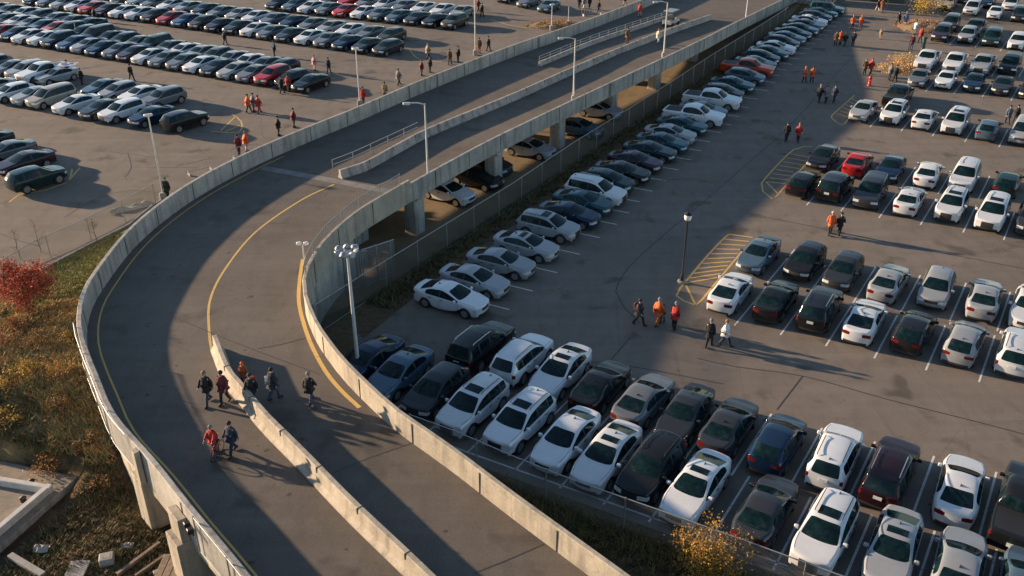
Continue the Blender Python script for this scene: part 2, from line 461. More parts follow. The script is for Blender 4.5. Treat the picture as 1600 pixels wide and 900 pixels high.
    mats = {'body': M['paint'], 'windshield': M['glass'], 'rear_window': M['glass'], 'side_window': M['glass'], 'cladding': M['trim'],
            'bed_cover': M['trim'], 'headlight': M['headlight'], 'tail_light': M['taillight'], 'grille': M['trim'], 'intake': M['trim'], 'window_pillar': M['trim']}
    parts = []
    by = {}
    for p in em.polygons: by.setdefault(names[p.material_index], []).append(tuple(p.vertices))
    co = [tuple(v.co) for v in em.vertices]
    def submesh(name, faces, mat):
        used = {}; vs = []
        fs = []
        for f in faces:
            g = []
            for v in f:
                if v not in used: used[v] = len(vs); vs.append(co[v])
                g.append(used[v])
            fs.append(g)
        m2 = bpy.data.meshes.new(name); m2.from_pydata(vs, [], fs); m2.materials.append(mat)
        m2.polygons.foreach_set('use_smooth', [True] * len(fs)); m2.update(); return m2
    def comps(faces):
        par = {}
        def find(a):
            while par.setdefault(a, a) != a: par[a] = par[par[a]]; a = par[a]
            return a
        for f in faces:
            for v in f[1:]: par[find(f[0])] = find(v)
        g = {}
        for f in faces: g.setdefault(find(f[0]), []).append(f)
        return list(g.values())
    for nme, fl in by.items():
        if nme in ('side_window', 'headlight', 'tail_light', 'window_pillar', 'intake', 'cladding'):
            for cf in comps(fl): parts.append((nme, submesh(nme, cf, mats[nme]), None))
        else: parts.append((nme, submesh(nme, fl, mats[nme]), None))
    bvh = BVHTree.FromPolygons(co, [tuple(p.vertices) for p in em.polygons])
    bpy.data.meshes.remove(em)
    extra, gap = details(P, bvh, ring, plan, belt); parts += extra
    for k_, (nm_, me_, sb_) in enumerate(parts):           # shut lines are drawn into the body's own mesh
        if nm_ == 'body':
            b2 = MB(); b2.add([v.co for v in me_.vertices], [tuple(p.vertices) for p in me_.polygons], 0, True); b2.add(gap.v, gap.f, 1)
            parts[k_] = ('body', b2.mesh('body', [M['paint'], M['joint']]), None)
    # underbody, wheels, mirrors, plate and the rest
    b = MB().box((0, 0, (sill + 0.72) / 2 + 0.02), (L - 0.5, W - 0.5, 0.72 - sill)); b.box((0, 0, 0.36), (xf - xr - 2 * ra - 0.1, W - 0.16, 0.26))
    parts.append(('underbody', b.mesh('underbody', M['under']), None))
    for xc in (xf, xr):
        for s in (1, -1):
            yc = s * (hw * (1 - 0.16 * max(0, (abs(xc) / (L / 2) - 0.55) / 0.45) ** 2.2) - 0.125)
            Mx = Matrix.Translation((xc, yc, wr)) @ Matrix.Rotation(-s * math.pi / 2, 4, 'X')
            tw = 0.105; rr = wr * 0.66
            t = MB().lathe([(rr, -tw), (wr * 0.93, -tw), (wr, -tw * 0.6), (wr, tw * 0.6), (wr * 0.94, tw), (rr, tw)], 20, Mx)
            rm = MB().lathe([(0.0, tw * 0.72), (0.055, tw * 0.7), (0.06, tw * 0.3)], 12, Mx).lathe([(rr * 0.84, tw * 0.3), (rr * 0.86, tw * 0.95), (rr * 1.0, tw * 1.02)], 20, Mx)
            for k in range(5):
                w_ = 2 * math.pi * k / 5
                rm.box((0, 0, 0), (rr * 0.86, 0.06, 0.03)); v0 = len(rm.v) - 8
                for q in range(v0, len(rm.v)):
                    pv = Matrix.Rotation(w_, 4, 'Z') @ (Vector(rm.v[q]) + Vector((rr * 0.45, 0, tw * 0.66))); rm.v[q] = tuple(Mx @ pv)
            dk = MB().lathe([(0.0, tw * 0.25), (rr * 0.82, tw * 0.25)], 16, Mx)
            n0 = len(rm.v); rm.add(dk.v, dk.f, 1)
            parts.append(('wheel', t.mesh('wheel', M['tyre']), ('rim', rm.mesh('rim', [M['rim'], M['under']]))))
    xm = P['windshield'][0] - 0.22; zm = interp(belt, xm) + 0.08
    for s in (1, -1):
        b = MB(); y = s * (plan(xm) + 0.06)
        b.bbox((xm, y, zm), (0.13, 0.2, 0.15), 0, 0.035); b.box((xm, s * (plan(xm) - 0.03), zm - 0.05), (0.06, 0.1, 0.05))
        parts.append(('mirror', b.mesh('mirror', M['paint']), None))
    zp = P.get('plate_z', 0.66)
    b = MB().box((xt - 0.10, 0, zp), (0.05, 0.36, 0.15)); parts.append(('number_plate', b.mesh('number_plate', M['plate']), None))
    if P.get('roof_rails'):
        x0, x1 = P['roof_rails']
        for s in (1, -1):
            xm2 = (x0 + x1) / 2; y = s * (ring(xm2)[6][0] - 0.02); z = ring(xm2)[7][1] + 0.035
            b = MB().tube([(x0, y, z - 0.06), (x0 - 0.12, y, z), (x1 + 0.12, y, z), (x1, y, z - 0.06)], 0.02, 6)
            parts.append(('roof_rail', b.mesh('roof_rail', M['trim'] if P.get('dark_rails') else M['chrome']), None))
    if P.get('spoiler'):
        x0 = P['rear_window'][0]; z = ring(x0)[7][1]
    sun = None
    if P.get('sunroof'):
        x0, x1, wd = P['sunroof']; vs = []; fs = []; nx = 5
        for i in range(nx + 1):
            x = lin(x0, x1, i / nx)
            for y in (-wd, -wd * 0.4, wd * 0.4, wd):
                f = min(1, abs(y) / (ring(x)[6][0])); vs.append((x, y, interp(top, x) + 0.012 - (interp(top, x) - ring(x)[6][1]) * f ** 2))
        for i in range(nx):
            for j in range(3): fs.append((i*4+j, i*4+j+1, i*4+5+j, i*4+4+j))
        b = MB().add(vs, fs, 0, True); sun = b.mesh('sunroof', M['glass'])
    fin = None
    if P.get('antenna', True):
        xa = P['rear_window'][0] + 0.22; za = interp(top, xa)
        b = MB().add([(xa+0.1, -0.02, za-0.01), (xa+0.1, 0.02, za-0.01), (xa-0.1, 0.025, za-0.01), (xa-0.1, -0.025, za-0.01), (xa-0.08, 0, za+0.07)], [(0,1,4), (1,2,4), (2,3,4), (3,0,4)])
        fin = b.mesh('antenna', M['trim'])
    return {'parts': parts, 'sunroof': sun, 'antenna': fin, 'L': L, 'W': W}

def sedan_params(L=4.58, W=1.78, H=1.43, coupe=False):
    xf, xr = L * 0.298, -L * 0.283
    k = L / 4.8; d = H - 1.45
    rf = 0.14 * k; rb = (-0.80 if coupe else -1.00) * k; cw = 1.02 * k; gb = -1.80 * k
    if coupe: gb = -1.85 * k
    return dict(L=L, W=W, xf=xf, xr=xr, wr=0.335,
        top=[(-2.4*k, 0.99), (-2.2*k, 1.06), (gb, 1.08), (rb, 1.35 + d), (-0.62*k, 1.425 + d), (-0.25*k, 1.45 + d), (rf, 1.39 + d), (cw, 1.02), (1.5*k, 0.965), (2.0*k, 0.87), (2.2*k, 0.80), (2.4*k, 0.74)],
        belt=[(-2.4*k, 0.95), (-1.8*k, 1.0), (0, 0.95), (0.86*k, 0.95), (1.5*k, 0.90), (2.0*k, 0.80), (2.2*k, 0.74), (2.4*k, 0.68)],
        cuts=[cw, rf, -0.28*k, -0.36*k, rb, gb, -2.12*k, 1.5*k], windshield=(cw, rf), rear_window=(rb, gb),
        glass_x=(cw, rb - 0.30 if coupe else rb - 0.22), pillars=[(-0.27*k, -0.37*k)], taper=0.30, bulge_f=0.30, bulge_r=0.20, tumble=0.38, sunroof=(-0.02*k, -0.42*k, 0.40), plate_z=0.72)
def suv_params(L=4.46, W=1.82, H=1.66, box=0.0, big=False):
    k = L / 4.65; xf, xr = L * 0.295, -L * 0.288; d = H - 1.68
    rf = (0.30 + 0.10 * box) * k; cw = 1.06 * k; rb = (-1.80 - 0.18 * box) * k; gb = (-2.14 - 0.03 * box) * k
    return dict(L=L, W=W, xf=xf, xr=xr, wr=0.37, sill=0.27,
        top=[(-2.4*k, 1.04), (gb, 1.10), (rb, 1.60 + d + 0.05 * box), (-1.2*k, 1.655 + d), (-0.5*k, 1.68 + d), (rf, 1.60 + d), (cw, 1.12), (1.5*k, 1.08), (2.0*k, 1.0), (2.2*k, 0.94), (2.35*k, 0.88 + 0.06 * box)],
        belt=[(-2.4*k, 1.03), (-1.8*k, 1.10), (0, 1.06), (0.92*k, 1.05), (1.5*k, 1.02), (2.0*k, 0.93), (2.2*k, 0.87), (2.35*k, 0.82 + 0.06 * box)],
        cuts=[cw, rf, -0.28*k, -0.36*k, -1.22*k, -1.32*k, rb, gb, 1.5*k], windshield=(cw, rf), rear_window=(rb, gb),
        glass_x=(cw, rb + 0.02), pillars=[(-0.27*k, -0.37*k), (-1.21*k, -1.33*k)], taper=0.22 - 0.08 * box, bulge_f=0.24 - 0.08 * box, bulge_r=0.13 - 0.05 * box, tumble=0.26 - 0.08 * box, cladding=not big,
        roof_rails=(0.05*k, -1.6*k), dark_rails=not big, sunroof=(0.12*k, -0.42*k, 0.42), plate_z=0.86, grille_big=True, wide_lights=box > 0.9)
def hatch_params(L=4.22):
    k = L / 4.3; xf, xr = L * 0.30, -L * 0.30
    return dict(L=L, W=1.77, xf=xf, xr=xr, wr=0.33,
        top=[(-2.2*k, 0.98), (-2.02*k, 1.06), (-1.45*k, 1.43), (-0.6*k, 1.50), (-0.2*k, 1.50), (0.26*k, 1.42), (1.08*k, 1.04), (1.5*k, 0.96), (1.95*k, 0.84), (2.15*k, 0.76)],
        belt=[(-2.2*k, 0.96), (-1.5*k, 1.03), (0, 0.97), (0.95*k, 0.97), (1.5*k, 0.90), (1.95*k, 0.78), (2.15*k, 0.70)],
        cuts=[1.08*k, 0.26*k, -0.25*k, -0.33*k, -1.1*k, -1.45*k, -2.02*k, 1.5*k], windshield=(1.08*k, 0.26*k), rear_window=(-1.45*k, -2.02*k),
        glass_x=(1.08*k, -1.5*k), pillars=[(-0.24*k, -0.34*k), (-1.09*k, -1.2*k)], taper=0.2, tumble=0.34, sunroof=(0.08*k, -0.4*k, 0.4), plate_z=0.74)
def van_params(L=4.8, H=1.76):
    k = L / 5.0; xf, xr = L * 0.31, -L * 0.29; d = H - 1.78
    return dict(L=L, W=1.88, xf=xf, xr=xr, wr=0.35, sill=0.24,
        top=[(-2.5*k, 1.05), (-2.34*k, 1.12), (-2.2*k, 1.70 + d), (-1.4*k, 1.76 + d), (-0.4*k, 1.78 + d), (0.5*k, 1.70 + d), (1.35*k, 1.10), (1.8*k, 1.04), (2.3*k, 0.92), (2.5*k, 0.82)],
        belt=[(-2.5*k, 1.04), (-1.8*k, 1.08), (0, 1.04), (1.35*k, 1.0), (1.8*k, 0.96), (2.3*k, 0.84), (2.5*k, 0.76)],
        cuts=[1.35*k, 0.5*k, 0.02*k, -0.06*k, -1.1*k, -1.18*k, -2.2*k, -2.34*k, 1.9*k], windshield=(1.35*k, 0.5*k), rear_window=(-2.2*k, -2.34*k),
        glass_x=(1.35*k, -2.1*k), pillars=[(0.03*k, -0.07*k), (-1.09*k, -1.19*k)], taper=0.13, tumble=0.2, sunroof=None, plate_z=0.9, lean_r=0.05)
def pickup_params(L=5.6):
    xf, xr = 1.78, -1.72
    return dict(L=L, W=1.95, xf=xf, xr=xr, wr=0.40, sill=0.33,
        top=[(-2.8, 1.16), (-0.98, 1.18), (-0.86, 1.70), (-0.3, 1.80), (0.35, 1.80), (0.62, 1.75), (1.25, 1.22), (1.8, 1.17), (2.4, 1.10), (2.8, 0.98)],
        belt=[(-2.8, 1.14), (-1.0, 1.16), (0, 1.15), (1.25, 1.15), (1.8, 1.10), (2.4, 1.02), (2.8, 0.92)],
        cuts=[1.25, 0.62, -0.08, -0.16, -0.86, -0.98, -1.06, -2.55], windshield=(1.25, 0.62), rear_window=(-0.86, -0.98),
        glass_x=(1.25, -0.80), pillars=[(-0.07, -0.17)], taper=0.09, bulge_f=0.14, bulge_r=0.05, tumble=0.2, bed=(-1.06, -2.55), sunroof=None, plate_z=0.75, grille_big=True, antenna=False, wide_lights=False)
def jeep_params():
    q = suv_params(4.45, 1.84, 1.78, 1.0, True); q['roof_rails'] = None; q['sunroof'] = None; q['tumble'] = 0.12; q['taper'] = 0.06; q['cladding'] = True
    return q

CT = {'sedan': car_type(sedan_params()), 'sedan2': car_type(sedan_params(4.72, 1.81, 1.45)), 'coupe': car_type(sedan_params(4.55, 1.80, 1.39, True)),
      'hatch': car_type(hatch_params()), 'suv': car_type(suv_params()), 'suv2': car_type(suv_params(4.66, 1.87, 1.74, 0.55, True)),
      'van': car_type(van_params()), 'pickup': car_type(pickup_params()), 'jeep': car_type(jeep_params())}
TYPE_WORD = {'sedan': 'sedan', 'sedan2': 'sedan', 'coupe': 'coupe', 'hatch': 'hatchback', 'suv': 'SUV', 'suv2': 'SUV', 'van': 'minivan', 'pickup': 'pickup truck', 'jeep': 'off-roader'}
PAINT = {'white': (0.67, 0.68, 0.69), 'silver': (0.31, 0.325, 0.34), 'grey': (0.145, 0.158, 0.175), 'dark grey': (0.034, 0.038, 0.046), 'black': (0.014, 0.0145, 0.016),
         'navy': (0.010, 0.028, 0.065), 'blue': (0.05, 0.10, 0.20), 'slate blue': (0.075, 0.125, 0.175), 'teal': (0.016, 0.075, 0.098), 'red': (0.42, 0.02, 0.018), 'orange red': (0.52, 0.06, 0.02),
         'maroon': (0.024, 0.008, 0.012), 'brown': (0.065, 0.05, 0.042), 'beige': (0.38, 0.34, 0.28), 'dark green': (0.010, 0.034, 0.036), 'plum': (0.04, 0.022, 0.036), 'olive': (0.06, 0.062, 0.048)}
FAR_SKIP = {'door_handle', 'wiper', 'antenna', 'number_plate', 'intake', 'roof_rail', 'cladding', 'mirror'}

def place_car(typ, colour, loc, heading, label, group, sunroof=False, far=False):
    T = CT[typ]; root = empty('parked_car', loc, heading); tag(root, label, TYPE_WORD[typ] if typ in ('pickup', 'van') else 'car', group)
    j = rnd.uniform(0.88, 1.08); c = [min(0.86, x * j) for x in PAINT[colour]]
    for nme, me, sub in T['parts']:
        if far and nme in FAR_SKIP: continue
        o = link(nme, me, root)
        if nme in ('body', 'mirror'): o.color = (*c, 1)
        if sub: link(sub[0], sub[1], o)
    if sunroof and T['sunroof']: link('sunroof', T['sunroof'], root)
    if T['antenna'] and not far and rnd.random() < 0.6: link('antenna', T['antenna'], root)
    return root
# ================================================================ people
def cloth_mat(name, rough=0.85):
    m, nt, b = newmat(name); oi = nd(nt, 'ShaderNodeObjectInfo'); tc = nd(nt, 'ShaderNodeTexCoord')
    f = ramp(nt, noise_tex(nt, tc.outputs['Object'], 9, 4, 0.6), [(0.3, (0.75,)*3), (0.7, (1.1,)*3)])
    nt.links.new(mix(nt, 1.0, oi.outputs['Color'], f, 'MULTIPLY'), b.inputs['Base Color']); b.inputs['Roughness'].default_value = rough
    bump(nt, b, noise_tex(nt, tc.outputs['Object'], 14, 3, 0.6), 0.5, 0.03); return m
M['cloth'] = cloth_mat('cloth')
M['skin'] = simple('skin', (0.45, 0.27, 0.19), 0.55, 0, 0.08, 12)
M['eye'] = simple('eye', (0.02, 0.015, 0.012), 0.3)

def skin_mesh(joints, edges, root, sub=1):
    """joints: name -> (position, radius); a continuous tapered surface grown over the edges"""
    names = list(joints); me = bpy.data.meshes.new('sk')
    me.from_pydata([joints[n][0] for n in names], [(names.index(a), names.index(b)) for a, b in edges], [])
    ob = bpy.data.objects.new('sk', me); col.objects.link(ob)
    ob.modifiers.new('skin', 'SKIN').use_smooth_shade = True
    s = ob.modifiers.new('sub', 'SUBSURF'); s.levels = s.render_levels = sub
    for i, n in enumerate(names):
        r = joints[n][1]; me.skin_vertices[0].data[i].radius = r if isinstance(r, tuple) else (r, r)
        me.skin_vertices[0].data[i].use_root = (n == root)
    em = bpy.data.meshes.new_from_object(ob.evaluated_get(bpy.context.evaluated_depsgraph_get()))
    bpy.data.objects.remove(ob); bpy.data.meshes.remove(me); return em
def mb_from(me):
    b = MB(); b.add([v.co for v in me.vertices], [tuple(p.vertices) for p in me.polygons], 0, True); return b
def ball(mb, c, r, n=10, m=7, mi=0, cut=-1.0):
    vs = []; fs = []
    for i in range(m + 1):
        t = lin(math.acos(max(-1, min(1, -cut))) if False else 0, math.acos(cut), i / m)
        for k in range(n):
            w = 2 * math.pi * k / n; vs.append((c[0] + r[0]*math.sin(t)*math.cos(w), c[1] + r[1]*math.sin(t)*math.sin(w), c[2] + r[2]*math.cos(t)))
    for i in range(m):
        for k in range(n):
            l = (k + 1) % n; fs.append((i*n+k, i*n+n+k, i*n+n+l, i*n+l))
    mb.add(vs, fs, mi, True)

def person_type(pose):
    if pose == 'stand': sw = (0.03, -0.03); arm = (0.04, -0.02); kn = (0.0, 0.0)
    elif pose == 'stride': sw = (0.40, -0.36); arm = (-0.32, 0.34); kn = (0.06, 0.10)
    elif pose == 'step': sw = (-0.26, 0.28); arm = (0.24, -0.22); kn = (0.08, 0.03)
    else: sw = (0.16, -0.14); arm = (0.6, 0.5); kn = (0.03, 0.05)                 # pushing: both arms forward
    hz_ = 0.93 - 0.10 * max(abs(sw[0]), abs(sw[1])) ** 2 * 3
    J = {'pelvis': ((0, 0, hz_), (0.15, 0.11)), 'waist': ((0.0, 0, hz_ + 0.16), (0.135, 0.10)), 'chest': ((0.02, 0, hz_ + 0.36), (0.165, 0.12)),
         'neckb': ((0.02, 0, hz_ + 0.52), 0.075), 'neck': ((0.03, 0, hz_ + 0.57), 0.055), 'jaw': ((0.05, 0, hz_ + 0.64), 0.075), 'head': ((0.04, 0, hz_ + 0.72), (0.085, 0.10)), 'crown': ((0.03, 0, hz_ + 0.79), 0.065)}
    E_ = [('pelvis', 'waist'), ('waist', 'chest'), ('chest', 'neckb'), ('neckb', 'neck'), ('neck', 'jaw'), ('jaw', 'head'), ('head', 'crown')]
    feet = []; hands = []
    for k, s in enumerate((1, -1)):
        a = sw[k]; hip = Vector((0, s * 0.09, hz_ - 0.03)); tl = 0.43
        knee = hip + Vector((math.sin(a) * tl + kn[k], 0, -math.cos(a) * tl)); sh = a - 0.25 if a < 0 else a * 0.65
        ank = knee + Vector((math.sin(sh) * 0.42, 0, -math.cos(sh) * 0.42)); L_ = 'LR'[k]
        dz = 0.07 - ank.z if ank.z < 0.09 or pose == 'stand' else 0; ank.z += dz
        J['hip' + L_] = (tuple(hip), 0.095); J['knee' + L_] = (tuple(knee), 0.06); J['calf' + L_] = (tuple(knee.lerp(ank, 0.35)), 0.06); J['ank' + L_] = (tuple(ank), 0.04)
        J['toe' + L_] = ((ank.x + 0.15, ank.y + s * 0.02, max(0.035, ank.z - 0.05)), 0.035)
        E_ += [('pelvis', 'hip' + L_), ('hip' + L_, 'knee' + L_), ('knee' + L_, 'calf' + L_), ('calf' + L_, 'ank' + L_), ('ank' + L_, 'toe' + L_)]
        feet.append(ank)
        sho = Vector((0.02, s * 0.19, hz_ + 0.46)); b = arm[k]
        elb = sho + Vector((math.sin(b) * 0.28, s * 0.05, -math.cos(b) * 0.28)); b2 = b + 0.35
        wri = elb + Vector((math.sin(b2) * 0.25, s * 0.01, -math.cos(b2) * 0.25))
        plm = wri + Vector((math.sin(b2) * 0.07, 0, -math.cos(b2) * 0.07))
        J['sho' + L_] = (tuple(sho), 0.065); J['elb' + L_] = (tuple(elb), 0.045); J['wri' + L_] = (tuple(wri), 0.03); J['plm' + L_] = (tuple(plm), (0.036, 0.022))
        E_ += [('chest', 'sho' + L_), ('sho' + L_, 'elb' + L_), ('elb' + L_, 'wri' + L_), ('wri' + L_, 'plm' + L_)]
        hands.append((plm, Vector((math.sin(b2), 0, -math.cos(b2))), s))
    body = mb_from(skin_mesh(J, E_, 'pelvis'))
    for plm, d, s in hands:                                            # four unequal bent fingers and a thumb
        side = Vector((d.z, 0, -d.x)) * -1
        for f, ln in enumerate((0.070, 0.080, 0.075, 0.058)):
            p0 = plm + d * 0.01 + side * (0.028 - 0.019 * f); p1 = p0 + d * ln * 0.55 + Vector((0, -s * 0.006, 0)); p2 = p1 + d * ln * 0.45 + Vector((0, -s * 0.022, 0))
            body.tube([p0, p1, p2], [0.0095, 0.0085, 0.007], 5)
        p0 = plm - d * 0.02 + side * 0.032; body.tube([p0, p0 + side * 0.028 + d * 0.025, p0 + side * 0.032 + d * 0.055 + Vector((0, -s*0.012, 0))], [0.011, 0.0095, 0.008], 5)
    hc = Vector(J['head'][0])
    body.add([hc + Vector(p) for p in ((0.075, -0.014, -0.035), (0.075, 0.014, -0.035), (0.078, 0, 0.02), (0.115, 0, -0.03))], [(0, 1, 3), (1, 2, 3), (2, 0, 3)])   # nose
    for s in (1, -1): ball(body, hc + Vector((-0.005, s * 0.083, -0.015)), (0.025, 0.012, 0.032), 6, 4)       # ears
    parts = [('body', body.mesh('body', M['skin']))]
    for s in (1, -1): ey = MB(); ball(ey, hc + Vector((0.083, s * 0.032, 0.0)), (0.01, 0.013, 0.009), 6, 4); parts.append(('eye', ey.mesh('eye', M['eye'])))
    parts.append(('mouth', MB().box(hc + Vector((0.078, 0, -0.065)), (0.012, 0.05, 0.009)).mesh('mouth', M['eye'])))
    g = 0.032
    def grow(n, e=g, ex=1.0):
        p, r = J[n]; return (p, tuple(x * ex + e for x in r) if isinstance(r, tuple) else r * ex + e)
    JK = {n: grow(n) for n in ('pelvis', 'waist', 'chest', 'shoL', 'shoR', 'elbL', 'elbR', 'wriL', 'wriR')}
    JK['pelvis'] = grow('pelvis', 0.085); JK['waist'] = grow('waist', 0.07); JK['chest'] = grow('chest', 0.065, 1.05); JK['neckb'] = (J['neckb'][0], 0.115); JK['collar'] = (J['neck'][0], 0.085); JK['hem'] = ((0, 0, hz_ - 0.17), (0.235, 0.20))
    jk = mb_from(skin_mesh(JK, [('hem', 'pelvis'), ('pelvis', 'waist'), ('waist', 'chest'), ('chest', 'neckb'), ('neckb', 'collar')] + [e for L_ in 'LR' for e in (('chest', 'sho' + L_), ('sho' + L_, 'elb' + L_), ('elb' + L_, 'wri' + L_))], 'pelvis'))
    parts.append(('jacket', jk.mesh('jacket', M['cloth'])))
    JT = {n: grow(n, 0.022) for n in ('pelvis', 'hipL', 'hipR', 'kneeL', 'kneeR', 'calfL', 'calfR', 'ankL', 'ankR')}
    tr = mb_from(skin_mesh(JT, [e for L_ in 'LR' for e in (('pelvis', 'hip' + L_), ('hip' + L_, 'knee' + L_), ('knee' + L_, 'calf' + L_), ('calf' + L_, 'ank' + L_))], 'pelvis'))
    parts.append(('trousers', tr.mesh('trousers', M['cloth'])))
    for k, a in enumerate(feet):
        b = MB(); L_ = 'LR'[k]; t = Vector(J['toe' + L_][0])
        b.tube([a + Vector((-0.06, 0, -0.02)), a + Vector((0.02, 0, -0.015)), t + Vector((0, 0, 0.005)), t + Vector((0.05, 0, 0))], [0.05, 0.058, 0.048, 0.03], 8)
        parts.append(('shoe', b.mesh('shoe', M['cloth'])))
    hb = MB(); ball(hb, hc + Vector((-0.018, 0, 0.022)), (0.115, 0.108, 0.115), 12, 6, 0, -0.25); parts.append(('hair', hb.mesh('hair', M['cloth'])))
    hb = MB(); ball(hb, hc + Vector((-0.005, 0, 0.03)), (0.122, 0.112, 0.125), 12, 6, 0, -0.05); ball(hb, hc + Vector((0, 0, 0.16)), (0.03, 0.03, 0.03), 7, 5)
    parts.append(('hat', hb.mesh('hat', M['cloth'])))
    bp_ = MB(); bp_.bbox((-0.24, 0, hz_ + 0.31), (0.16, 0.30, 0.42), 0, 0.05)
    parts.append(('backpack', bp_.mesh('backpack', M['cloth'])))
    return parts
PT = {p: person_type(p) for p in ('stand', 'stride', 'step', 'push')}
CL = {'black': (0.012, 0.012, 0.014), 'dark': (0.025, 0.025, 0.03), 'navy': (0.018, 0.026, 0.055), 'grey': (0.17, 0.17, 0.18), 'white': (0.68, 0.67, 0.66), 'red': (0.42, 0.03, 0.025),
      'orange': (0.68, 0.13, 0.03), 'brown': (0.12, 0.065, 0.035), 'tan': (0.35, 0.25, 0.16), 'pink': (0.6, 0.33, 0.33), 'blue': (0.10, 0.17, 0.34), 'maroon': (0.13, 0.02, 0.03), 'denim': (0.05, 0.08, 0.14),
      'cream': (0.6, 0.52, 0.4), 'hairdark': (0.02, 0.014, 0.01), 'hairlight': (0.22, 0.14, 0.08), 'rust': (0.36, 0.10, 0.03)}

def place_person(px, py, z, jacket, trousers, head, label, group, pose='stride', face=60, scale=1.0, pack=None, shoes='dark', far=False):
    p = gp(px, py, z); r = empty('person', p, R(face)); tag(r, label, 'person', group); r.scale = (scale,) * 3
    for nme, me in PT[pose]:
        if nme == 'backpack' and not pack: continue
        if nme == 'hat' and head.startswith('hair'): continue
        if nme == 'hair' and not head.startswith('hair'): continue
        if far and nme in ('eye', 'mouth'): continue
        o = link(nme, me, r)
        if nme == 'jacket': o.color = (*CL[jacket], 1)
        elif nme == 'trousers': o.color = (*CL[trousers], 1)
        elif nme in ('hair', 'hat'): o.color = (*CL[head], 1)
        elif nme == 'shoe': o.color = (*CL[shoes], 1)
        elif nme == 'backpack': o.color = (*CL[pack], 1)
    return r
# ================================================================ ground, lots, ramp
V2 = lambda p: Vector((p[0], p[1], 0))
OUT = catmull([V2(p) for p in [(60,185),(35,145.5),(15.8,115),(8,103.3),(0,92.3),(-7.4,81),(-12.3,72.6),(-15.6,67.3),(-18.6,62),(-21,56.1),(-22.2,50),(-22.15,44.2),(-21.7,41.2),(-20.7,38.4),(-19.5,36.2),(-18.2,34.1),(-16.4,31.3),(-13.8,28.4),(-11.6,25.8),(-9.4,23.3),(-4,17),(4,8)]], 0.9)
_inner_px = [(475,465),(477,490),(492,530),(512,562),(542,600),(594,652),(620,675),(702,734),(800,810),(920,900)]
_inn = [V2(p) for p in [(74.8,178),(30,112.4),(19.8,97),(14.8,89.7),(7.4,79.2),(-0.2,68.2),(-2.8,64.2),(-5.8,59.2),(-7.9,55.5),(-9.7,52),(-10.9,48.0),(-11.2,44.6)]] + [V2(gp(*p, DECK)) for p in _inner_px]
_e = _inn[-1] + (_inn[-1] - _inn[-2]).normalized() * 16
INN = catmull(_inn + [_e], 0.9)

CDIR = (Vector((30, 112.4, 0)) - Vector((-7.9, 55.5, 0))).normalized(); CNRM = Vector((-CDIR.y, CDIR.x, 0))
def drop(a): return interp([(84, 0.0), (92, 0.35), (124, 2.85), (134, 3.1)], a)
def bend(p):
    """the far end of the bridge comes down to the ground; traced positions follow the lower deck"""
    d = drop(p.x * CDIR.x + p.y * CDIR.y)
    if d == 0: return p
    s = (CAM_H - p.z + d) / (CAM_H - p.z); return Vector((p.x * s, p.y * s, p.z - d))
def bend_deck(pts):
    out = []
    for p in pts:
        q = bend(Vector((p.x, p.y, DECK))); out.append(Vector((q.x, q.y, q.z - DECK)))
    return out
def cut_far(pts, amax):
    return [p for p in pts if p.x * CDIR.x + p.y * CDIR.y <= amax]
OUT = bend_deck(cut_far(OUT, 150)); INN = bend_deck(cut_far(INN, 150))
def dgp(px, py, h=0.0): return bend(gp(px, py, DECK + h))
def clip_y(pts, lo, hi): return [p for p in pts if lo <= p.y <= hi]

def inside(poly, x, y):
    c = False; j = len(poly) - 1
    for i in range(len(poly)):
        a, b = poly[i], poly[j]
        if (a.y > y) != (b.y > y) and x < (b.x - a.x) * (y - a.y) / (b.y - a.y) + a.x: c = not c
        j = i
    return c
DECK_POLY = OUT + INN[::-1]

def fill_poly(mb, pts, z, mi=0):
    from mathutils.geometry import tessellate_polygon
    vs = [(p.x, p.y, z + p.z) for p in pts]
    mb.add(vs, [tuple(t) for t in tessellate_polygon([[Vector(v) for v in vs]])], mi)
def up(me):
    bm = bmesh.new(); bm.from_mesh(me)
    for f in bm.faces:
        f.normal_update()
        if f.normal.z < 0: f.normal_flip()
    bm.to_mesh(me); bm.free(); return me

# --- ground sheet to the horizon
def ground_mat():
    m, nt, b = newmat('dry_earth'); p = wpos(nt)
    c = ramp(nt, noise_tex(nt, p, 0.12, 6, 0.65), [(0.3, (0.075, 0.055, 0.036)), (0.55, (0.13, 0.095, 0.055)), (0.75, (0.10, 0.095, 0.045))])
    c = mix(nt, 1.0, c, ramp(nt, noise_tex(nt, p, 3.2, 6, 0.7), [(0.3, (0.6,)*3), (0.7, (1.25,)*3)]), 'MULTIPLY')
    nt.links.new(c, b.inputs['Base Color']); b.inputs['Roughness'].default_value = 0.95; b.inputs['Specular IOR Level'].default_value = 0.1
    bump(nt, b, noise_tex(nt, p, 8, 6, 0.7), 0.8, 0.08); return m
M['earth'] = ground_mat()
g = MB().add([(-1500, -600, -0.03), (1500, -600, -0.03), (1500, 2500, -0.03), (-1500, 2500, -0.03)], [(0, 1, 2, 3)]).build('ground', M['earth']); tag(g, kind='structure')

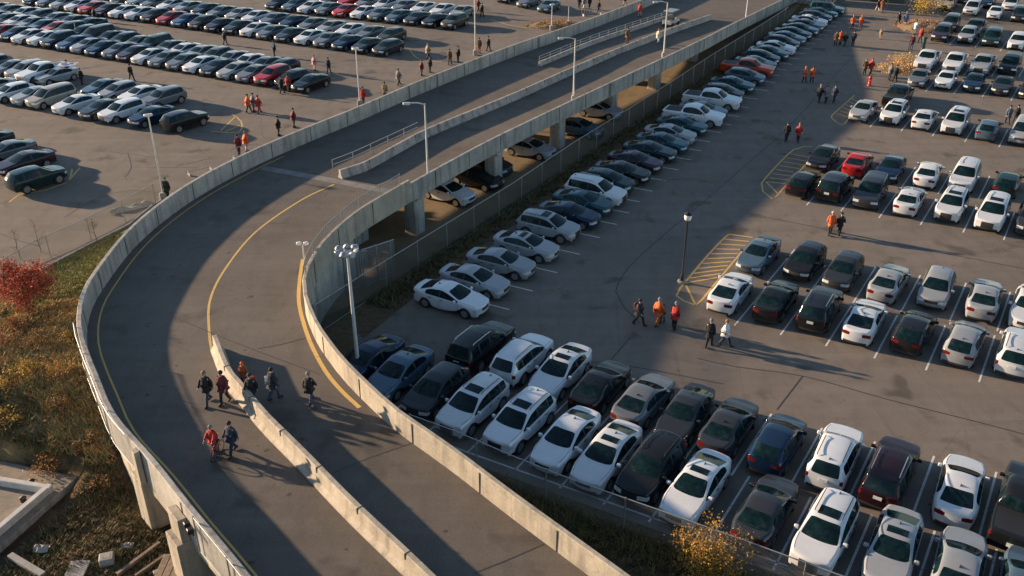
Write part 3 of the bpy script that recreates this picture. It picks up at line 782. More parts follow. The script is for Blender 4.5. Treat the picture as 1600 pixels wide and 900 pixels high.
# --- asphalt sheets of the two lots and of the strip under the bridge
EDGE = [gp(*p) for p in [(-420, 640), (-150, 520), (0, 447), (70, 419), (125, 390), (200, 352), (237, 322), (275, 300), (330, 270)]]
EDGE = [Vector((p.x, p.y, 0)) for p in EDGE]
mb = MB(); fill_poly(mb, EDGE + [Vector((-8, 72, 0)), Vector((6, 93, 0)), Vector((60, 176, 0)), Vector((90, 230, 0)), Vector((-260, 230, 0)), Vector((-260, 60, 0))], 0.0)
tag(link('left_lot_asphalt', up(mb.mesh('left_lot_asphalt', M['asphalt']))), kind='structure')
FENCE_LINE = [gp(*p, 1.9) for p in [(500, 480), (570, 427), (800, 287), (897, 222), (987, 167), (1050, 127), (1110, 87), (1200, 32), (1232, 11)]]
FENCE_LINE = [Vector((p.x, p.y, 0)) for p in FENCE_LINE]
f0, f1 = FENCE_LINE[1], FENCE_LINE[-1]; fd = (f1 - f0).normalized(); fn = Vector((fd.y, -fd.x, 0))
FRONT = [gp(*p, 1.8) for p in [(640, 648), (710, 673), (800, 712), (872, 741), (907, 754), (1030, 797), (1165, 845), (1330, 905), (1700, 1040)]]
FRONT = [Vector((p.x, p.y, 0)) for p in FRONT]
rd = Vector((math.cos(ROW), math.sin(ROW), 0)); sd = Vector((math.cos(STALL), math.sin(STALL), 0))
fr0 = FRONT[0] + sd * 0.35 - rd * 4.5
mb = MB(); fill_poly(mb, [fr0, FRONT[-1] + sd * 0.35 + rd * 30, Vector((130, 40, 0)), Vector((190, 240, 0)), f1 + fd * 60 + fn * 1.0, f0 + fn * 2.0 + fd * 4, f0 + fn * 2.5 - fd * 3.5, gp(560, 520)], 0.0)
tag(link('right_lot_asphalt', up(mb.mesh('right_lot_asphalt', M['asphalt']))), kind='structure')
def dirt_mat():
    m, nt, b = newmat('packed_dirt'); p = wpos(nt)
    c = ramp(nt, noise_tex(nt, p, 0.5, 6, 0.65), [(0.3, (0.15, 0.105, 0.058)), (0.7, (0.24, 0.17, 0.088))])
    c = mix(nt, 1.0, c, ramp(nt, noise_tex(nt, p, 6, 5, 0.7), [(0.3, (0.75,)*3), (0.7, (1.15,)*3)]), 'MULTIPLY')
    nt.links.new(c, b.inputs['Base Color']); b.inputs['Roughness'].default_value = 0.95; bump(nt, b, noise_tex(nt, p, 15, 4, 0.7), 0.5, 0.03); return m
M['dirt'] = dirt_mat()
mb = MB(); fill_poly(mb, [Vector((-12, 46, 0)), f0 - fn * 0.2, f1 - fn * 0.2, Vector((60, 176, 0)), Vector((6, 93, 0)), Vector((-8, 72, 0)), Vector((-16, 58, 0))], -0.008)
tag(link('dirt_under_bridge', up(mb.mesh('dirt_under_bridge', M['dirt']))), kind='structure')

# --- grassy bank on the left
def edge_dist(x, y):
    """distance past the lot edge, positive on the grass side"""
    best = 1e9; s = 1
    for a, b in zip(EDGE, EDGE[1:]):
        d = b - a; t = max(0, min(1, ((x - a.x) * d.x + (y - a.y) * d.y) / d.length_squared)); q = a + d * t
        r = math.hypot(x - q.x, y - q.y)
        if r < best: best = r; s = 1 if d.x * (y - a.y) - d.y * (x - a.x) < 0 else -1
    return best * s
PAD = [gp(*p, 0.46) for p in [(-260, 660), (0, 706), (137, 742), (0, 870), (-260, 1080)]]
def bank_z(x, y):
    e = edge_dist(x, y)
    if e < 0: return -0.25
    z = 0.02 + 2.1 * sstep(0.0, 9, e) * sstep(29.5, 37.5, y) * sstep(-48, -26, x) + 0.25 * sstep(1, 5, e)
    z += (0.22 * mnoise.noise((x * 0.35, y * 0.35, 0)) + 0.12 * mnoise.noise((x * 0.9, y * 0.9, 4))) * sstep(0.5, 3, e)
    if inside(PAD, x, y): return min(z, 0.12)
    return max(z, 0.0) if e > 0.4 else min(z, 0.03)
def grass_soil():
    m, nt, b = newmat('bank_soil'); p = wpos(nt); sep = nd(nt, 'ShaderNodeSeparateXYZ'); nt.links.new(p, sep.inputs[0])
    y = nd(nt, 'ShaderNodeMapRange'); y.inputs[1].default_value = 28; y.inputs[2].default_value = 50; nt.links.new(sep.outputs[1], y.inputs[0])
    wob = nd(nt, 'ShaderNodeMath', operation='MULTIPLY_ADD'); wob.inputs[1].default_value = 0.55; wob.inputs[2].default_value = -0.27
    nt.links.new(noise_tex(nt, p, 0.35, 5, 0.65), wob.inputs[0])
    ad = nd(nt, 'ShaderNodeMath', operation='ADD'); nt.links.new(y.outputs[0], ad.inputs[0]); nt.links.new(wob.outputs[0], ad.inputs[1])
    c = ramp(nt, ad.outputs[0], [(0.0, (0.07, 0.05, 0.033)), (0.2, (0.12, 0.078, 0.042)), (0.34, (0.32, 0.225, 0.105)), (0.6, (0.36, 0.28, 0.135)), (0.78, (0.28, 0.25, 0.10)), (0.95, (0.19, 0.20, 0.07))])
    c = mix(nt, 1.0, c, ramp(nt, noise_tex(nt, p, 2.4, 7, 0.75), [(0.28, (0.45,)*3), (0.5, (1.0,)*3), (0.72, (1.35,)*3)]), 'MULTIPLY')
    nt.links.new(c, b.inputs['Base Color']); b.inputs['Roughness'].default_value = 0.95; b.inputs['Specular IOR Level'].default_value = 0.1
    bump(nt, b, noise_tex(nt, p, 9, 6, 0.75), 0.9, 0.12); return m
M['soil'] = grass_soil()
def right_of_ramp(x, y):
    xi = [p.x for p in INN if abs(p.y - y) < 1.3]
    return x > (min(xi) if xi else 4) - 0.6
x0, x1, y0, y1, st = -62, -3, 6, 66, 0.6
nx, ny = int((x1 - x0) / st) + 1, int((y1 - y0) / st) + 1
DP_IN = [p for p in DECK_POLY]
vs = [(x0 + i * st, y0 + j * st, bank_z(x0 + i * st, y0 + j * st)) for j in range(ny) for i in range(nx)]
fs = []
for j in range(ny - 1):
    for i in range(nx - 1):
        cx, cy = x0 + (i + .5) * st, y0 + (j + .5) * st
        if edge_dist(cx, cy) < -1.2 or right_of_ramp(cx, cy): continue
        if cy > 34 and inside(DECK_POLY, cx + 1.6, cy - 0.5) and inside(DECK_POLY, cx - 1.6, cy - .2): continue
        fs.append((j*nx+i, j*nx+i+1, (j+1)*nx+i+1, (j+1)*nx+i))
mb = MB().add(vs, fs, 0, True)
tag(mb.build('grass_bank', M['soil']), kind='structure')

# --- tufts of dry and green grass on the bank (nobody could count them)
def grass_mat():
    m, nt, b = newmat('grass_blades'); at = nd(nt, 'ShaderNodeVertexColor', layer_name='tint')
    nt.links.new(at.outputs[0], b.inputs['Base Color']); b.inputs['Roughness'].default_value = 0.8; b.inputs['Specular IOR Level'].default_value = 0.15; return m
M['grass'] = grass_mat()
def tufts(name, spots, seed):
    """spots: (x, y, z, height, colour)"""
    r = random.Random(seed); vs = []; fs = []; cs = []
    for x, y, z, h, c in spots:
        for k in range(5):
            a = r.uniform(0, 6.28); l = h * r.uniform(0.6, 1.2); w = 0.02 + 0.04 * h; dx, dy = math.cos(a), math.sin(a)
            bx, by = x + r.uniform(-.12, .12), y + r.uniform(-.12, .12); n = len(vs); s = r.uniform(.5, 1.5) * l
            vs += [(bx - dy*w, by + dx*w, z - 0.02), (bx + dy*w, by - dx*w, z - 0.02), (bx + dx*s, by + dy*s, z + l)]
            fs.append((n, n+1, n+2)); f = r.uniform(0.7, 1.3); cs += [(c[0]*f, c[1]*f, c[2]*f, 1)] * 3
    me = bpy.data.meshes.new(name); me.from_pydata(vs, [], fs); me.materials.append(M['grass'])
    ca = me.color_attributes.new('tint', 'FLOAT_COLOR', 'CORNER'); ca.data.foreach_set('color', [q for c in cs for q in c]); me.update()
    return link(name, me)
r = random.Random(3); spots = []
while len(spots) < 24000:
    x, y = r.uniform(-46, -8), r.uniform(22, 58); e = edge_dist(x, y)
    if e < 0.3 or inside(DECK_POLY, x + 0.4, y): continue
    px, py = project((x, y, 1))
    if px < -60 or px > 420 or py > 930: continue
    k = (y - 28) / 22 + 0.5 * mnoise.noise((x * 0.22, y * 0.22, 2)); n2 = mnoise.noise((x * 0.6, y * 0.6, 8))
    dens = 0.9 if y > 33 else 0.5 + 0.3 * sstep(29, 33, y)
    if n2 < -0.25: dens *= 0.45
    if py > 712 and px < 128 - max(0, py - 745) * 1.1: continue
    if r.random() > dens: continue
    if k < 0.28: c = r.choice([(0.11, 0.075, 0.036), (0.07, 0.055, 0.028), (0.06, 0.062, 0.026), (0.085, 0.07, 0.03)]); h = 0.26
    elif k < 0.72: c = r.choice([(0.27, 0.19, 0.085), (0.31, 0.20, 0.075), (0.23, 0.17, 0.08), (0.24, 0.13, 0.055), (0.17, 0.145, 0.06), (0.14, 0.135, 0.05)]); h = 0.30 + 0.18 * max(0, n2)
    else: c = r.choice([(0.105, 0.11, 0.036), (0.14, 0.13, 0.045), (0.09, 0.095, 0.03), (0.22, 0.165, 0.07)]); h = 0.17
    spots.append((x, y, bank_z(x, y), 0.55 * h * r.uniform(.6, 1.5), tuple(min(.6, q * 1.8) for q in c)))
tag(tufts('grass', spots, 5), kind='stuff')
spots = []
a0, a1 = FRONT[1], FRONT[-1]
for i in range(2600):                                    # weeds along the front fence and the ramp foot
    t = r.uniform(0, 0.62); q = a0.lerp(a1, t) - sd * abs(r.gauss(0.5, 0.7)); spots.append((q.x, q.y, 0, r.uniform(.1, .35), r.choice([(0.14, 0.10, 0.045), (0.09, 0.085, 0.035), (0.19, 0.13, 0.05)])))
for i in range(2600):                                    # weeds along the long fence by the bridge
    t = r.uniform(0, 1); q = f0.lerp(f1, t ** 1.4) + fn * abs(r.gauss(0.5, 0.6)); spots.append((q.x, q.y, 0, r.uniform(.08, .4), r.choice([(0.13, 0.10, 0.05), (0.08, 0.085, 0.035), (0.16, 0.12, 0.05)])))
tag(tufts('weeds', spots, 6), kind='stuff')

# --- the concrete ramp bridge
def wall(pts, z0, z1, t, side=1, lean=0.0, cap=0.0):
    """wall along pts, thickness t to the left (side 1) or right (-1); returns vs, fs"""
    b = offset(pts, side * t); n = len(pts); vs = []; fs = []
    at = offset(pts, side * lean); bt = offset(pts, side * (t - lean))
    for P, z in ((pts, z0), (at, z1 - 0.03), (offset(pts, side * (lean + 0.03)), z1), (offset(pts, side * (t - lean - 0.03)), z1), (bt, z1 - 0.03), (b, z0)):
        vs += [(p.x, p.y, z + p.z) for p in P]
    for i in range(n - 1):
        for k in range(6):
            l = (k + 1) % 6; q = (k*n+i, k*n+i+1, l*n+i+1, l*n+i); fs.append(q if side < 0 else q[::-1])
    e0 = tuple(k*n for k in range(6)); e1 = tuple(k*n+n-1 for k in range(6)); fs += [e0, e1[::-1]]
    return vs, fs
def arclen(pts):
    s = [0.0]
    for a, b in zip(pts, pts[1:]): s.append(s[-1] + (b - a).length)
    return s
def along(pts, d):
    s = arclen(pts)
    for i in range(len(pts) - 1):
        if s[i + 1] >= d:
            t = (d - s[i]) / (s[i + 1] - s[i]); return pts[i].lerp(pts[i + 1], t), (pts[i + 1] - pts[i]).normalized()
    return pts[-1], (pts[-1] - pts[-2]).normalized()
def joints(mb, pts, z0, z1, step, side, t, mi=1, skip=0):
    s = arclen(pts); d = skip + step
    while d < s[-1]:
        p, tv = along(pts, d); n = Vector((-tv.y, tv.x, 0)) * side; a = math.atan2(tv.y, tv.x)
        mb.box((p - n * 0.004) + Vector((0, 0, (z0 + z1) / 2)), (0.035, 0.02, z1 - z0 - 0.02), a, mi)
        mb.box((p + n * (t + 0.004)) + Vector((0, 0, (z0 + z1) / 2)), (0.035, 0.02, z1 - z0 - 0.02), a, mi); d += step
ramp_root = empty('ramp_bridge', (-15, 45, 0)); tag(ramp_root, 'long curving concrete ramp bridge with two lanes crossing between the parking lots', 'ramp')
def rpart(name, mb, mats):
    o = mb.build(name, mats); o.parent = ramp_root; o.matrix_parent_inverse = Matrix.Translation((15, -45, 0)); return o
def alng(p): return p.x * CDIR.x + p.y * CDIR.y
def resample(pts, a):
    for p, q in zip(pts, pts[1:]):
        if alng(q) <= a <= alng(p): return p.lerp(q, (alng(p) - a) / max(1e-6, alng(p) - alng(q)))
    return pts[0]
def ladder(mb, z, a0=70.0, a1=150.0):
    vs = []; fs = []; k = 0; a = a0; amax = min(alng(OUT[0]), alng(INN[0])) - 0.01
    while a <= min(a1, amax):
        for p in (resample(OUT, a), resample(INN, a)): vs.append((p.x, p.y, z + p.z))
        if k: fs.append((2*k-2, 2*k-1, 2*k+1, 2*k))
        k += 1; a += 1.5
    mb.add(vs, fs)
NEAR_DECK = [resample(OUT, 70.0)] + [p for p in OUT if alng(p) < 70.0] + [p for p in INN[::-1] if alng(p) < 70.0] + [resample(INN, 70.0)]
mb = MB(); fill_poly(mb, NEAR_DECK, DECK); ladder(mb, DECK)
o = link('road_deck', up(mb.mesh('road_deck', M['ramp_asphalt']))); o.parent = ramp_root; o.matrix_parent_inverse = Matrix.Translation((15, -45, 0))
TOPL = DECK + 1.15
Jx = min(range(len(OUT)), key=lambda i: (OUT[i] - V2(gp(418, 262, DECK))).length)
Jr = min(range(len(INN)), key=lambda i: (INN[i] - V2(gp(612, 297, DECK))).length)
for nm, pts, side, z1, t, mat in (('outer_parapet', OUT, -1, TOPL, 0.28, 'concrete'), ('inner_parapet', INN[:Jr + 1], 1, DECK + 0.80, 0.26, 'concrete'), ('inner_parapet', INN[Jr:], 1, DECK + 1.08, 0.26, 'warm_concrete')):
    mb = MB(); mb.add(*wall(pts, DECK - 0.45, z1, t, side, 0.02)); joints(mb, pts, DECK - 0.4, z1 - 0.06, 4.2, side, t)
    rpart(nm, mb, [M[mat], M['joint']])
# deck slab edge beams and soffit of the bridge part
mb = MB(); up_ = OUT[:Jx + 6]; dn_ = INN[:Jr + 8]
ladder(mb, DECK - 0.465, 45.0)
for pts, side in ((up_, -1), (dn_, 1)): mb.add(*wall(offset(pts, side * -0.55), DECK - 0.54, DECK - 0.46, 0.72, side))
rpart('girder', mb, M['concrete'])
# columns with cross heads
cdir = (V2(INN[0]) - V2(INN[Jr])).normalized(); c0 = V2(gp(652, 362)); cn = Vector((-cdir.y, cdir.x, 0)); ca = math.atan2(cdir.y, cdir.x)
for k in range(8):
    q = c0 + cdir * (10.05 * k)
    sh = bend(Vector((q.x, q.y, DECK))); dk = sh.z; q = Vector((sh.x, sh.y, 0))
    if dk < 1.5: continue
    for off in (0.15, 5.4, 10.6):
        mb = MB().bbox(q + cn * off + Vector((0, 0, (dk - 0.62) / 2 - 0.1)), (1.1, 1.0, dk - 0.62 + 0.2), ca, 0.08); rpart('column', mb, M['concrete'])
    mb = MB().bbox(q + cn * 5.4 + Vector((0, 0, dk - 0.64)), (0.9, 11.8, 0.26), ca, 0.05); rpart('cross_beam', mb, M['concrete'])
# abutment and solid fill walls of the curved part
mb = MB(); ab = V2(gp(566, 378)); mb.bbox(ab + cn * 0.6 + Vector((0, 0, 1.3)), (1.3, 1.4, 2.8), ca, 0.06)
rpart('pier', mb, M['concrete'])
R2 = [p for p in INN[Jr + 6:] if p.y > 10]; mb = MB(); mb.add(*wall(offset(R2, 0.10), -0.4, DECK - 0.46, 0.3, -1)); rpart('retaining_wall', mb, M['concrete'])
iA = min(range(len(OUT)), key=lambda i: (OUT[i] - V2(gp(208, 708, DECK))).length)
iL = min(range(len(OUT)), key=lambda i: (OUT[i] - Vector((-22.2, 50.5, 0))).length); L2 = OUT[iL:iA + 1]; mb = MB(); mb.add(*wall(offset(L2, -0.04), -0.4, DECK - 0.46, 0.3, 1)); rpart('retaining_wall', mb, M['warm_concrete'])
e1 = R2[0]; e2 = L2[0]; mb = MB(); mb.add(*wall([e2, e1], -0.4, DECK - 0.46, 0.4, -1)); rpart('abutment_wall', mb, M['concrete'])
# piers along the open lower end
iB = min(range(len(OUT)), key=lambda i: (OUT[i] - V2(gp(233, 737, DECK))).length)
iC = min(range(len(OUT)), key=lambda i: (OUT[i] - V2(gp(282, 797, DECK))).length); iD = min(range(len(OUT)), key=lambda i: (OUT[i] - V2(gp(312, 832, DECK))).length)
for a, b, out_ in ((iA, iB, 0.0), (iC, iD, 0.35)):
    p, q = OUT[a], OUT[max(b, a + 1)]; tv = (q - p).normalized(); n = Vector((-tv.y, tv.x, 0)); mid = (p + q) / 2 + n * (2.4 - 0.3 - out_)
    mb = MB().bbox(mid + Vector((0, 0, (DECK - 0.46) / 2 - 0.1)), ((q - p).length, 5.2, DECK - 0.46 + 0.2), math.atan2(tv.y, tv.x), 0.03); rpart('pier', mb, M['warm_concrete'])
    if out_:
        mb = MB().bbox((p + q) / 2 - n * 0.45 + Vector((0, 0, DECK - 0.15)), ((q - p).length * 0.9, 0.34, 1.5), math.atan2(tv.y, tv.x), 0.03); rpart('pier_cap', mb, M['warm_concrete'])
pts = OUT[iA:]; mb = MB(); mb.add(*wall(offset(pts, 0.6), DECK - 0.9, DECK - 0.44, 0.85, -1)); rpart('edge_beam', mb, M['warm_concrete'])
fill = MB(); fill_poly(fill, [p for p in OUT[iA:]] + [p for p in INN[::-1] if p.y < OUT[iA].y], DECK - 0.5); rpart('soffit', fill, M['concrete'])
# small bracket on the outer face and the pair of floodlights on the pier
p = OUT[iA + 1]; tv = (OUT[iA + 2] - p).normalized(); n = Vector((-tv.y, tv.x, 0))
mb = MB().bbox(p - n * 0.42 + Vector((0, 0, DECK + 0.35)), (0.35, 0.22, 1.6), math.atan2(tv.y, tv.x), 0.02); rpart('bracket', mb, M['warm_concrete'])
for k, pxy in enumerate(((292, 819), (297, 829))):
    q = gp(*pxy, DECK + 0.75); fl = empty('floodlight', q); tag(fl, ['small black floodlight on the outer ramp pier, upper of the two', 'small black floodlight on the outer ramp pier, lower of the two'][k], 'floodlight', 'floodlights on the pier')
    MB().bbox((0, 0, 0), (0.22, 0.22, 0.2), 0.6, 0.03).build('housing', M['black_metal'], fl); MB().box((0.05, 0.08, -0.2), (0.05, 0.05, 0.25)).build('bracket', M['black_metal'], fl)

# --- paint, joints, cracks and a drawn shadow line on the ramp deck
DZ = DECK + 0.004
def px_line(pts, z): return catmull([Vector((*gp(x, y, z)[:2], 0)) for x, y in pts], 0.5)
def paint(name, lines, w, z, mat):
    mb = MB()
    for l in lines:
        v, f = ribbon(l, w, z); mb.add(v, f)
    o = link(name, up(mb.mesh(name, mat))); tag(o, kind='structure'); return o
iJ0 = Jx - 2
paint('yellow_ramp_line', [offset(OUT[iJ0:iA + 12], 0.50)], 0.09, DZ, M['yellow_line'])
paint('yellow_ramp_line', [px_line([(522,288),(470,313),(400,362),(352,420),(328,470),(327,520),(331,548)], DECK)], 0.13, DZ, M['yellow_line'])
paint('yellow_ramp_line', [px_line([(473,405),(468,440),(467,470),(473,500),(487,540),(510,582),(535,612),(562,637)], DECK)], 0.2, DZ, M['yellow_line'])
paint('bridge_joint', [px_line([(410,262),(470,273),(525,283),(612,300)], DECK)], 0.75, DZ, simple('joint_concrete', (0.17, 0.16, 0.15), 0.85, 0, 0.3, 2))
paint('crack_seal_or_shadow', [px_line(l, DECK) for l in ([(485,757),(560,722),(645,692)], [(740,896),(800,872),(850,850)], [(402,545),(440,538),(478,528)], [(272,496),(330,520),(400,548),(500,585)], [(560,160),(600,172)], [(290,390),(330,384)])], 0.05, DZ + 0.001, M['seal_and_shadow'])  # crack seals, plus the long diagonal cast shadow drawn as a dark strip
# --- paint and cracks in the lots
def g_line(pts, z=0.0): return catmull([Vector((*gp(x, y, z)[:2], 0)) for x, y in pts], 1.0)
paint('crack_seal_or_shadow', [g_line(l) for l in ([(1000,505),(975,480),(962,455),(985,415),(1040,365),(1100,315),(1180,245),(1240,190),(1330,90)], [(1020,283),(1080,280),(1120,289)], [(955,562),(985,527)],
    [(880,560),(1000,575),(1130,600)], [(1090,560),(1150,573),(1256,588),(1390,625),(1530,660),(1680,700)], [(1254,588),(1214,640)], [(1200,340),(1300,360),(1420,385),(1600,420)],
    [(1180,122),(1230,128)], [(0,365),(30,376),(60,385)], [(155,236),(200,240),(250,248)], [(200,240),(205,262),(195,277)], [(100,340),(150,310),(205,297),(240,300)], [(230,262),(310,262)])], 0.07, 0.005, M['seal_and_shadow'])
yl = []
for poly in ([(1057,462),(1063,450),(1139,366),(1176,371)], [(1160,392),(1120,440),(1087,477),(1068,470),(1057,462)], [(1072,446),(1087,477)],
             [(1270,229),(1240,234),(1190,286),(1192,299),(1207,311),(1225,293),(1272,243)], [(1197,284),(1216,303)],
             [(1335,149),(1300,180),(1299,184),(1316,195),(1330,180)],
             [(14,316),(30,304),(72,297),(105,285),(113,264)], [(105,285),(125,262)], [(330,205),(372,207),(377,190),(362,178)], [(345,204),(368,182)], [(352,206),(374,196)], [(455,128),(490,118)], [(640,78),(655,92),(690,96)], [(765,30),(800,40),(830,44)]):
    yl.append(g_line(poly))
for a, b, c, d, n in (((1063,450),(1139,366),(1115,440),(1176,371),11), ((1192,290),(1240,234),(1222,293),(1271,240),9), ((1302,182),(1335,149),(1324,188),(1348,157),7)):
    for k in range(1, n):
        t = k / n; yl.append(g_line([(a[0]+(b[0]-a[0])*t, a[1]+(b[1]-a[1])*t), (c[0]+(d[0]-c[0])*t, c[1]+(d[1]-c[1])*t)]))
paint('yellow_hatching', yl, 0.13, 0.004, M['yellow_line'])

kb = [p for a, b in zip(EDGE[2:8], EDGE[3:8]) for p in (a, a.lerp(b, .5))] + [EDGE[7]]
mb = MB(); mb.add(*wall(kb, -0.1, 0.13, 0.15, -1)); tag(mb.build('kerb', M['concrete']), kind='structure')

# ================================================================ parked cars, row by row
ORD = ['first', 'second', 'third', 'fourth', 'fifth', 'sixth', 'seventh', 'eighth', 'ninth', 'tenth', 'eleventh', 'twelfth', 'thirteenth', 'fourteenth', 'fifteenth', 'sixteenth', 'seventeenth', 'eighteenth', 'nineteenth', 'twentieth']
ORD += ['twenty-' + o for o in ORD[:9]] + ['thirtieth'] + ['thirty-' + o for o in ORD[:9]] + ['fortieth'] + ['forty-' + o for o in ORD[:9]]
CODE = {'s': 'sedan', 'S': 'sedan2', 'c': 'coupe', 'h': 'hatch', 'u': 'suv', 'U': 'suv2', 'v': 'van', 'p': 'pickup', 'j': 'jeep'}
COLS = {'w': 'white', 'i': 'silver', 'g': 'grey', 'd': 'dark grey', 'k': 'black', 'n': 'navy', 'b': 'blue', 'l': 'slate blue', 't': 'teal', 'r': 'red', 'o': 'orange red', 'm': 'maroon', 'B': 'brown', 'e': 'beige', 'G': 'dark green', 'P': 'plum', 'O': 'olive'}
LINES = []
GAP_MIN = 2.12
def fit_row(cs, along_dir):
    """keep cars of one row from touching: small pushes along the row"""
    d = Vector((math.cos(along_dir), math.sin(along_dir), 0)); n = Vector((-d.y, d.x, 0))
    o = sum((c for c in cs), Vector()) / len(cs)
    st = [[(c - o).dot(d), (c - o).dot(n)] for c in cs]
    idx = sorted(range(len(st)), key=lambda i: st[i][0])
    for _ in range(60):
        for a, b in zip(idx, idx[1:]):
            ov = GAP_MIN - (st[b][0] - st[a][0])
            if ov > 0: st[a][0] -= ov / 2; st[b][0] += ov / 2
    A = sum(s[0] for s in st) / len(st); Bm = sum(s[1] for s in st) / len(st)
    den = sum((s[0] - A) ** 2 for s in st) or 1; k = sum((s[0] - A) * (s[1] - Bm) for s in st) / den
    for s in st:
        f = Bm + k * (s[0] - A); s[1] = f + max(-0.3, min(0.3, s[1] - f)) + rnd.uniform(-0.14, 0.14)
    return [o + d * s[0] + n * s[1] for s in st]

def row(cars, where, group, base=STALL, along_dir=ROW, far=False, zc=0.76, mark=True, order='from left'):
    """cars: (px, py, type code, colour code, 'F' nose to the camera / 'R' tail to it, sunroof)"""
    cs = [gp(c[0], c[1], zc) for c in cars]
    for c in cs: c.z = 0
    cs = fit_row(cs, along_dir)
    for i, (c, q) in enumerate(zip(cars, cs)):
        typ = CODE[c[2]]; colr = COLS[c[3]]; h = base + (math.pi if c[4] == 'F' else 0) + R(rnd.uniform(-2.4, 2.4))
        sr = len(c) > 5 and c[5]
        facing = 'parked nose out' if c[4] == 'F' else 'parked tail out'
        lab = f"{colr} {TYPE_WORD[typ]}{' with sunroof' if sr else ''}, {ORD[i]} {order} in the {where}"
        place_car(typ, colr, (q.x, q.y, 0.004), h, lab, group, bool(sr), far)
    if mark: LINES.append((cs, base))
    return cs
RG = 'cars parked in rows on the right lot'; FG = 'cars parked along the long chain-link fence'; LG = 'cars parked on the left lot'; BG = 'cars under the bridge'
W1 = [(600,540,'S','n','F'),(633,571,'s','l','F'),(681,607,'h','d','F'),(741,630,'u','w','F',1),(810,660,'u','w','F',1),(880,694,'s','w','F'),(942,720,'S','w','F',1),(1013,734,'u','k','F'),(1081,767,'S','w','F',1),
      (1197,793,'s','d','R'),(1290,828,'u','w','F',1),(1397,851,'s','i','F',1),(1501,866,'s','i','R'),(1603,893,'s','l','R')]
A1 = row(W1, 'front row by the near fence', RG)
W2 = [(757,533,'U','k','R'),(815,558,'u','w','R'),(875,578,'S','w','F',1),(938,600,'s','k','R'),(1005,623,'s','g','R'),(1072,643,'s','d','F'),(1138,663,'s','d','R'),(1215,690,'h','n','R'),(1305,711,'u','w','R'),(1391,734,'U','m','R'),(1500,761,'s','w','R'),(1597,792,'p','k','R')]
A2 = row(W2, 'second row from the near fence', RG)
W3 = [(1142,452,'c','w','R'),(1213,465,'s','k','R'),(1282,478,'U','k','R'),(1352,495,'c','w','R'),(1429,513,'h','k','R'),(1508,530,'h','i','R'),(1590,547,'u','w','R')]
A3 = row(W3, 'nearer middle row behind the lamp post', RG)
W4 = [(1187,394,'s','l','F'),(1260,403,'h','k','F'),(1319,420,'h','d','F'),(1390,436,'s','i','R'),(1464,448,'h','i','F'),(1539,463,'s','i','R'),(1608,476,'s','w','F')]
A4 = row(W4, 'farther middle row behind the lamp post', RG)
W5 = [(1255,284,'h','k','R'),(1305,290,'j','k','R'),(1361,300,'j','d','F'),(1422,309,'s','w','R'),(1488,319,'u','w','F',1),(1552,331,'U','w','F',1),(1612,341,'u','d','F')]
A5 = row(W5, 'nearer row beside the red sedan', RG)
W6 = [(1287,244,'s','k','F'),(1340,253,'s','r','R'),(1393,260,'s','n','F'),(1451,268,'s','w','R'),(1508,274,'U','w','F'),(1575,283,'h','G','R')]
A6 = row(W6, 'farther row with the red sedan', RG)
W7 = [(1350,170,'s','i','F'),(1398,175,'u','w','F',1),(1445,183,'s','w','R'),(1494,190,'U','w','F',1),(1545,199,'h','l','R'),(1599,204,'v','i','F')]
A7 = row(W7, 'single row by the far hatching', RG)
W7b = [(1404,148,'p','k','R')]
row(W7b, 'lane behind the white sunroof car', RG, mark=False)
W8 = [(1437,119,'s','g','F'),(1479,122,'s','w','F'),(1523,126,'s','n','F'),(1567,131,'s','d','F'),(1611,137,'s','k','F')]
A8 = row(W8, 'nearer row by the leaf pile', RG)
W9 = [(1450,92,'p','w','F'),(1493,97,'p','w','F'),(1536,102,'p','i','F'),(1579,99,'j','k','F')]
A9 = row(W9, 'farther row by the leaf pile', RG)
W10 = [(1472,52,'U','P','F'),(1513,53,'u','i','F'),(1551,59,'j','G','F'),(1590,65,'u','w','F')]
A10 = row(W10, 'far right row next to the leaf heap', RG, far=True)
W10b = [(1486,36,'U','P','F'),(1524,43,'p','d','F')]
row(W10b, 'short pair behind the far right row', RG, mark=False, far=True)
W11 = [(1481,4,'p','e','F'),(1520,13,'v','w','F'),(1556,18,'s','w','F'),(1594,22,'U','k','F')]
row(W11, 'top right row', RG, far=True)
W12 = [(1505,-4,'s','d','F'),(1543,1,'U','n','F'),(1580,5,'v','w','F')]
row(W12, 'partly hidden row at the very top right', RG, far=True, mark=False)
# the long row along the chain-link fence: noses to the right
FROW = [(695,459,'S','w'),(738,434,'s','i'),(781,407,'s','i'),(822,381,'s','i',1),(857,353,'u','i',1),(889,332,'s','n'),(910,313,'s','t'),(930,298,'U','w'),(950,281,'h','G'),(970,266,'s','k'),(993,250,'s','P'),(1015,234,'s','G'),(1033,220,'s','t'),
        (1047,207,'s','i'),(1067,194,'s','t'),(1085,180,'p','w'),(1103,171,'s','l'),(1117,156,'p','w'),(1133,144,'h','P'),(1149,131,'s','t'),(1163,118,'h','l'),(1167,106,'p','o')]
cs0 = [gp(c[0], c[1], 0.62) for c in FROW]
fa = math.atan2(cs0[-1].y - cs0[0].y, cs0[-1].x - cs0[0].x); step = 2.62
d = Vector((math.cos(fa), math.sin(fa), 0)); last = cs0[-1]
more = ['st', 'hn', 'st', 'sw', 'hd', 'sl', 'sn', 'st', 'sl', 'sw', 'hn', 'st', 'Ut']
for k, tcode in enumerate(more):
    x, y = project(last + d * step * (k + 1)); FROW.append((x, y, tcode[0], tcode[1]))
FR = [(c[0], c[1], c[2], c[3], 'R', c[4] if len(c) > 4 else 0) for c in FROW]
AF = row(FR, 'long row beside the bridge fence', FG, base=R(-27), along_dir=fa, order='from near end')
